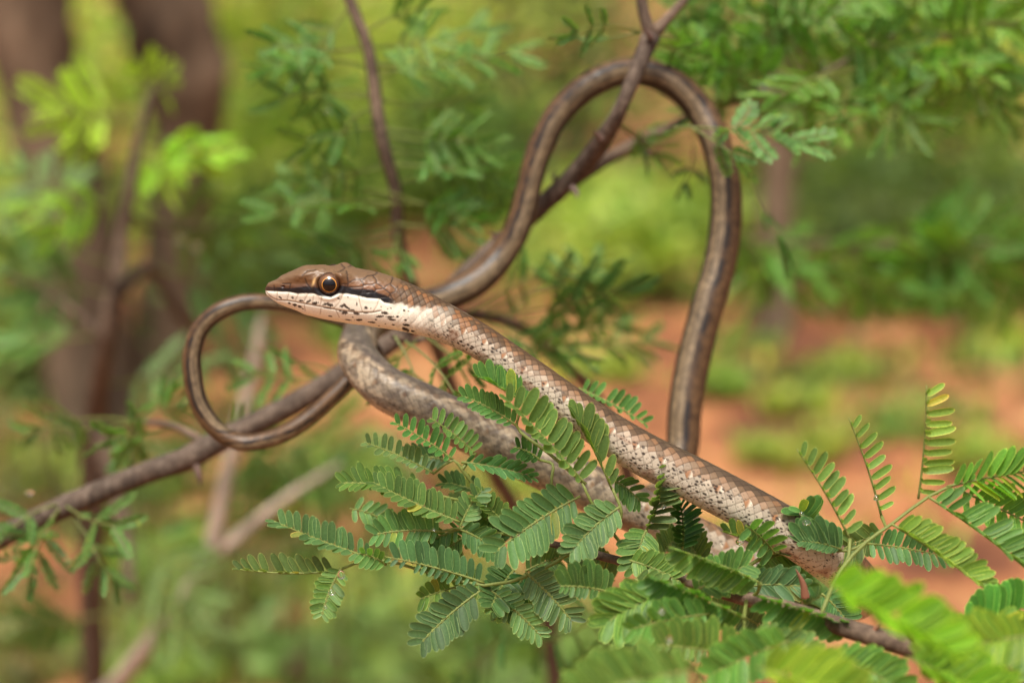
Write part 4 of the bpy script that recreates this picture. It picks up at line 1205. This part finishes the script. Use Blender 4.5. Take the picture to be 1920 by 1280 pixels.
head = lerp(head, np.zeros(U.shape + (3,)) + C(.035, .01, .006), smooth(1.25, .6, nos))
chin_keel = smooth(2.6, 2.9, TH)
head = lerp(head, np.zeros(U.shape + (3,)) + C(.72, .64, .50), chin_keel * white * .5)
# neck: head pattern hands over to scales; the white throat keeps going below
low = smooth(1, 13, HY - lip - (vnoise(HX / 8, HY / 6, 71) - .5) * 10)
hdw = hd * (1 - low) + low * smooth(370, 250, SG + (rnd - .5) * 40)
colr = lerp(body, head, hdw)
# neck spots continue on the throat
neckm = smooth(240, 280, SG) * smooth(380, 330, SG)
colr = lerp(colr, np.zeros(U.shape + (3,)) + C(.03, .02, .013), spot_m * neckm * smooth(735, 750, HX))
colr = np.clip(colr, .008, .85)

# ---- relief (in pixels at the focused distance)
EX, EY = zc(874, 410)
er = np.hypot((HX - EX) / 24.2, (HY - EY) / 22.0)
sidew = smooth(.35, .8, TH) * smooth(2.6, 2.2, TH) * (SG < 240)
disp = np.zeros(U.shape)
scale_k = np.interp(s1, [0, 240, 500, 1400, 3000, 5800], [.0, .5, .8, 1., .9, .5])[:, None]
disp += (1 - hd) * scale_k * (lift * .8 - groove * .9)
disp += hd * (-.75 * seam - .55 * lab_ * white - 1.5 * mouth)
disp += hd * .6 * smooth(0, 3, HY - lip) * smooth(12, 4, HY - lip)                                   # swollen upper lip
disp += sidew * (-7.0 * smooth(1.02, .80, er) + 1.6 * np.exp(-((er - 1.16) / .13) ** 2))
disp += (SG < 240) * 10.0 * np.exp(-(((HX - 638) / 17) ** 2 + ((TH - .62) / .22) ** 2))                     # brow
disp += (SG < 240) * 2.0 * np.exp(-(seg_dist([(300, 330), (560, 300), (800, 230)]) / 5.) ** 2)        # ridge to the snout
disp += (SG < 240) * -2.2 * np.exp(-(((HX - 568) / 22) ** 2 + ((HY - 531) / 6) ** 2))                 # hollow before the eye
disp += -2.6 * smooth(1.2, .3, nos) * (SG < 90)
disp += hd * (vnoise(HX / 6, HY / 4, 61) - .5) * .9 * (1 - white)
Vs = V0 + nr * (disp * PX0)[..., None]
verts = np.vstack([Vs.reshape(-1, 3), (pos[0] - tan[0] * 1.5 * PX0)[None], (pos[-1] + tan[-1] * 2 * PX0)[None]])
cols = np.vstack([colr.reshape(-1, 3), colr[0].mean(0)[None], colr[-1].mean(0)[None]])
ia, ja = np.meshgrid(np.arange(ns - 1), np.arange(NT), indexing='ij')
jb = (ja + 1) % NT
quads = np.stack([ia * NT + ja, ia * NT + jb, (ia + 1) * NT + jb, (ia + 1) * NT + ja], -1).reshape(-1, 4)
tris = [(ns * NT, (j + 1) % NT, j) for j in range(NT)] + [(ns * NT + 1, (ns - 1) * NT + j, (ns - 1) * NT + (j + 1) % NT) for j in range(NT)]
tri4 = np.array([(a, b, c, c) for a, b, c in tris])
me = bpy.data.meshes.new("snake_body")
loops = np.concatenate([quads.reshape(-1), np.array(tris).reshape(-1)]).astype(np.int32)
totl = np.concatenate([np.full(len(quads), 4), np.full(len(tris), 3)]).astype(np.int32)
me.vertices.add(len(verts))
me.vertices.foreach_set("co", verts.astype(np.float32).reshape(-1))
me.loops.add(len(loops))
me.loops.foreach_set("vertex_index", loops)
me.polygons.add(len(totl))
me.polygons.foreach_set("loop_start", np.concatenate([[0], np.cumsum(totl)[:-1]]).astype(np.int32))
me.polygons.foreach_set("loop_total", totl)
me.polygons.foreach_set("use_smooth", np.ones(len(totl), bool))
ca_ = me.color_attributes.new("Col", 'FLOAT_COLOR', 'POINT')
c4 = np.ones((len(verts), 4), np.float32)
c4[:, :3] = cols
ca_.data.foreach_set("color", c4.reshape(-1))
me.update(calc_edges=True)
me.validate()
snake = link("snake", me, M_SNAKE, label="slender brown and cream snake with an orange-ringed eye, coiled through the acacia", cat="snake")

# ---- eyes
def eye(side):
    m = (np.hypot(HX - EX, HY - EY) + 1e3 * (SG > 240))
    m = np.where((th[None, :] > 0) == (side > 0), m, 1e6)
    k = np.unravel_index(np.argmin(m), m.shape)
    c0 = V0[k]
    i = k[0]
    out_ = unit(Bn[i] * side * 1.0 + Nn[i] * .22 - tan[i] * .06)
    upv = unit(Nn[i] - out_ * np.dot(Nn[i], out_))
    fw = np.cross(upv, out_)
    if np.dot(fw, tan[i]) < 0:
        fw = -fw
    cc = c0 - out_ * 12.0 * PX0
    Rp, Rz = 23.8, 20.
    nu, nv = 72, 40
    v, c = [], []
    rim = []
    for a in range(nv + 1):
        al = a / nv * 1.75
        for b in range(nu):
            be = 2 * math.pi * b / nu
            rr_ = math.sin(al)
            x, y, z = rr_ * math.cos(be), rr_ * math.sin(be) * .92, math.cos(al)
            v.append(cc + (fw * x * Rp + upv * y * Rp + out_ * z * Rz) * PX0)
            px_, py_ = x * Rp - 1.8, y * Rp - .5
            r_ = math.hypot(px_, py_)
            ang = math.atan2(py_, px_)
            col = np.array([.018, .008, .005])
            topp = max(0, math.sin(ang)) ** 2
            g_ = max(0, min(1, (24 - r_) / 8))
            lft = max(0, math.cos(ang - math.pi * .83)) ** 3
            col = col + np.array([.50, .22, .05]) * (topp * .35 + lft * .6) * g_ * .28
            col = col + np.array([.02, .008, .003]) * g_
            if r_ < 14.0:
                t = min(1, max(0, (14.0 - r_) / .8))
                col = col * (1 - t) + np.array([.62, .27, .04]) * t
            if r_ > 21:
                col = col * max(.25, 1 - (r_ - 21) / 3.5)
            c.append(col)
    f = [(a * nu + b, a * nu + (b + 1) % nu, (a + 1) * nu + (b + 1) % nu, (a + 1) * nu + b) for a in range(nv) for b in range(nu)]
    e = link("eye", make_mesh("eye", np.array(v), np.array(f), np.array(c)), M_EYE, snake)
    v, c = [], []
    nu, nv = 48, 12
    for a in range(nv + 1):
        for b in range(nu):
            be = 2 * math.pi * b / nu
            rr_ = 12.5 * a / nv
            x, y = (rr_ * math.cos(be) + 1.8) / Rp, (rr_ * math.sin(be) + .5) / Rp
            z = math.sqrt(max(0, 1 - x * x - (y / .92) ** 2)) + .016 - .012 * (a / nv) ** 4
            v.append(cc + (fw * x * Rp + upv * y * Rp + out_ * z * Rz) * PX0)
            c.append((.004, .003, .003))
    f = [(a * nu + b, a * nu + (b + 1) % nu, (a + 1) * nu + (b + 1) % nu, (a + 1) * nu + b) for a in range(nv) for b in range(nu)]
    link("pupil", make_mesh("pupil", np.array(v), np.array(f), np.array(c)), M_PUPIL, e)
eye(1)
eye(-1)

# ------------------------------------------------------------------ rain drops
def drop_mesh():
    v, f = [], []
    nu, nv = 16, 10
    for a in range(nv + 1):
        al = math.pi * a / nv
        for b in range(nu):
            be = 2 * math.pi * b / nu
            v.append((math.sin(al) * math.cos(be), math.sin(al) * math.sin(be), math.cos(al) * (.92 if al < 1.6 else .7)))
    f = [(a * nu + b, (a + 1) * nu + b, (a + 1) * nu + (b + 1) % nu, a * nu + (b + 1) % nu) for a in range(nv) for b in range(nu)]
    return make_mesh("water_drop", np.array(v), np.array(f))
DROP = drop_mesh()
DROPS = [(640, 1078, -6, 7, 11, "upper rain drop on the midrib of the drooping leaf at lower left"), (622, 1111, -7, 6.5, 7, "lower rain drop on the midrib of the drooping leaf at lower left"), (610, 1138, -7, 3.5, 4, "tiny rain drop near the tip of the drooping leaf at lower left"),
         (813, 993, -6, 3.6, 3.6, "small rain drop at the right end of the leaf under the second coil"), (1503, 963, -6, 4.5, 5, "topmost rain drop in the needle-like leaf tuft on the front coil"), (1512, 980, -7, 8, 7, "larger rain drop cradled in the needle-like leaf tuft on the front coil"),
         (1387, 1016, -6, 8, 8, "rain drop in the leaf axil below the front coil"), (1642, 934, -9, 5, 6, "rain drop on the stalk of the slender upright leaf right of the front coil"), (1245, 950, -6, 5, 5, "rain drop on the upright leaf crossing the front coil"),
         (615, 207, 140, 7, 7, "bright rain drop on the upright twig's left leaves"), (55, 924, 64, 9, 6, "bright rain drop at the left edge on the thorny branch's leaves"), (1430, 160, 120, 12, 9, "large bright rain drop right of the arch among the overhanging leaves"),
         (1275, 118, 120, 7, 7, "bright rain drop just right of the arch's top"), (1545, 120, 140, 6, 6, "rain drop in the middle of the overhanging leaves"), (1595, 40, 150, 6, 6, "rain drop near the top edge of the overhanging leaves"),
         (1240, 1145, -40, 6, 6, "blurred rain drop on the near leaves at the bottom"), (1255, 1198, -45, 6, 6, "lowest blurred rain drop on the near leaves at the bottom"), (338, 450, 270, 8, 8, "left one of two blurred rain drops left of the head"), (368, 465, 270, 8, 8, "right one of two blurred rain drops left of the head")]
for (x, y, dz, rx, ry, lab) in DROPS:
    o = link("water_drop", DROP, M_WATER, label=lab, cat="water drop", group="rain drops on the leaves")
    o.location = Vector(P(x, y, dz))
    k = pxs(dz)
    o.scale = (rx * k, min(rx, ry) * k, ry * k)
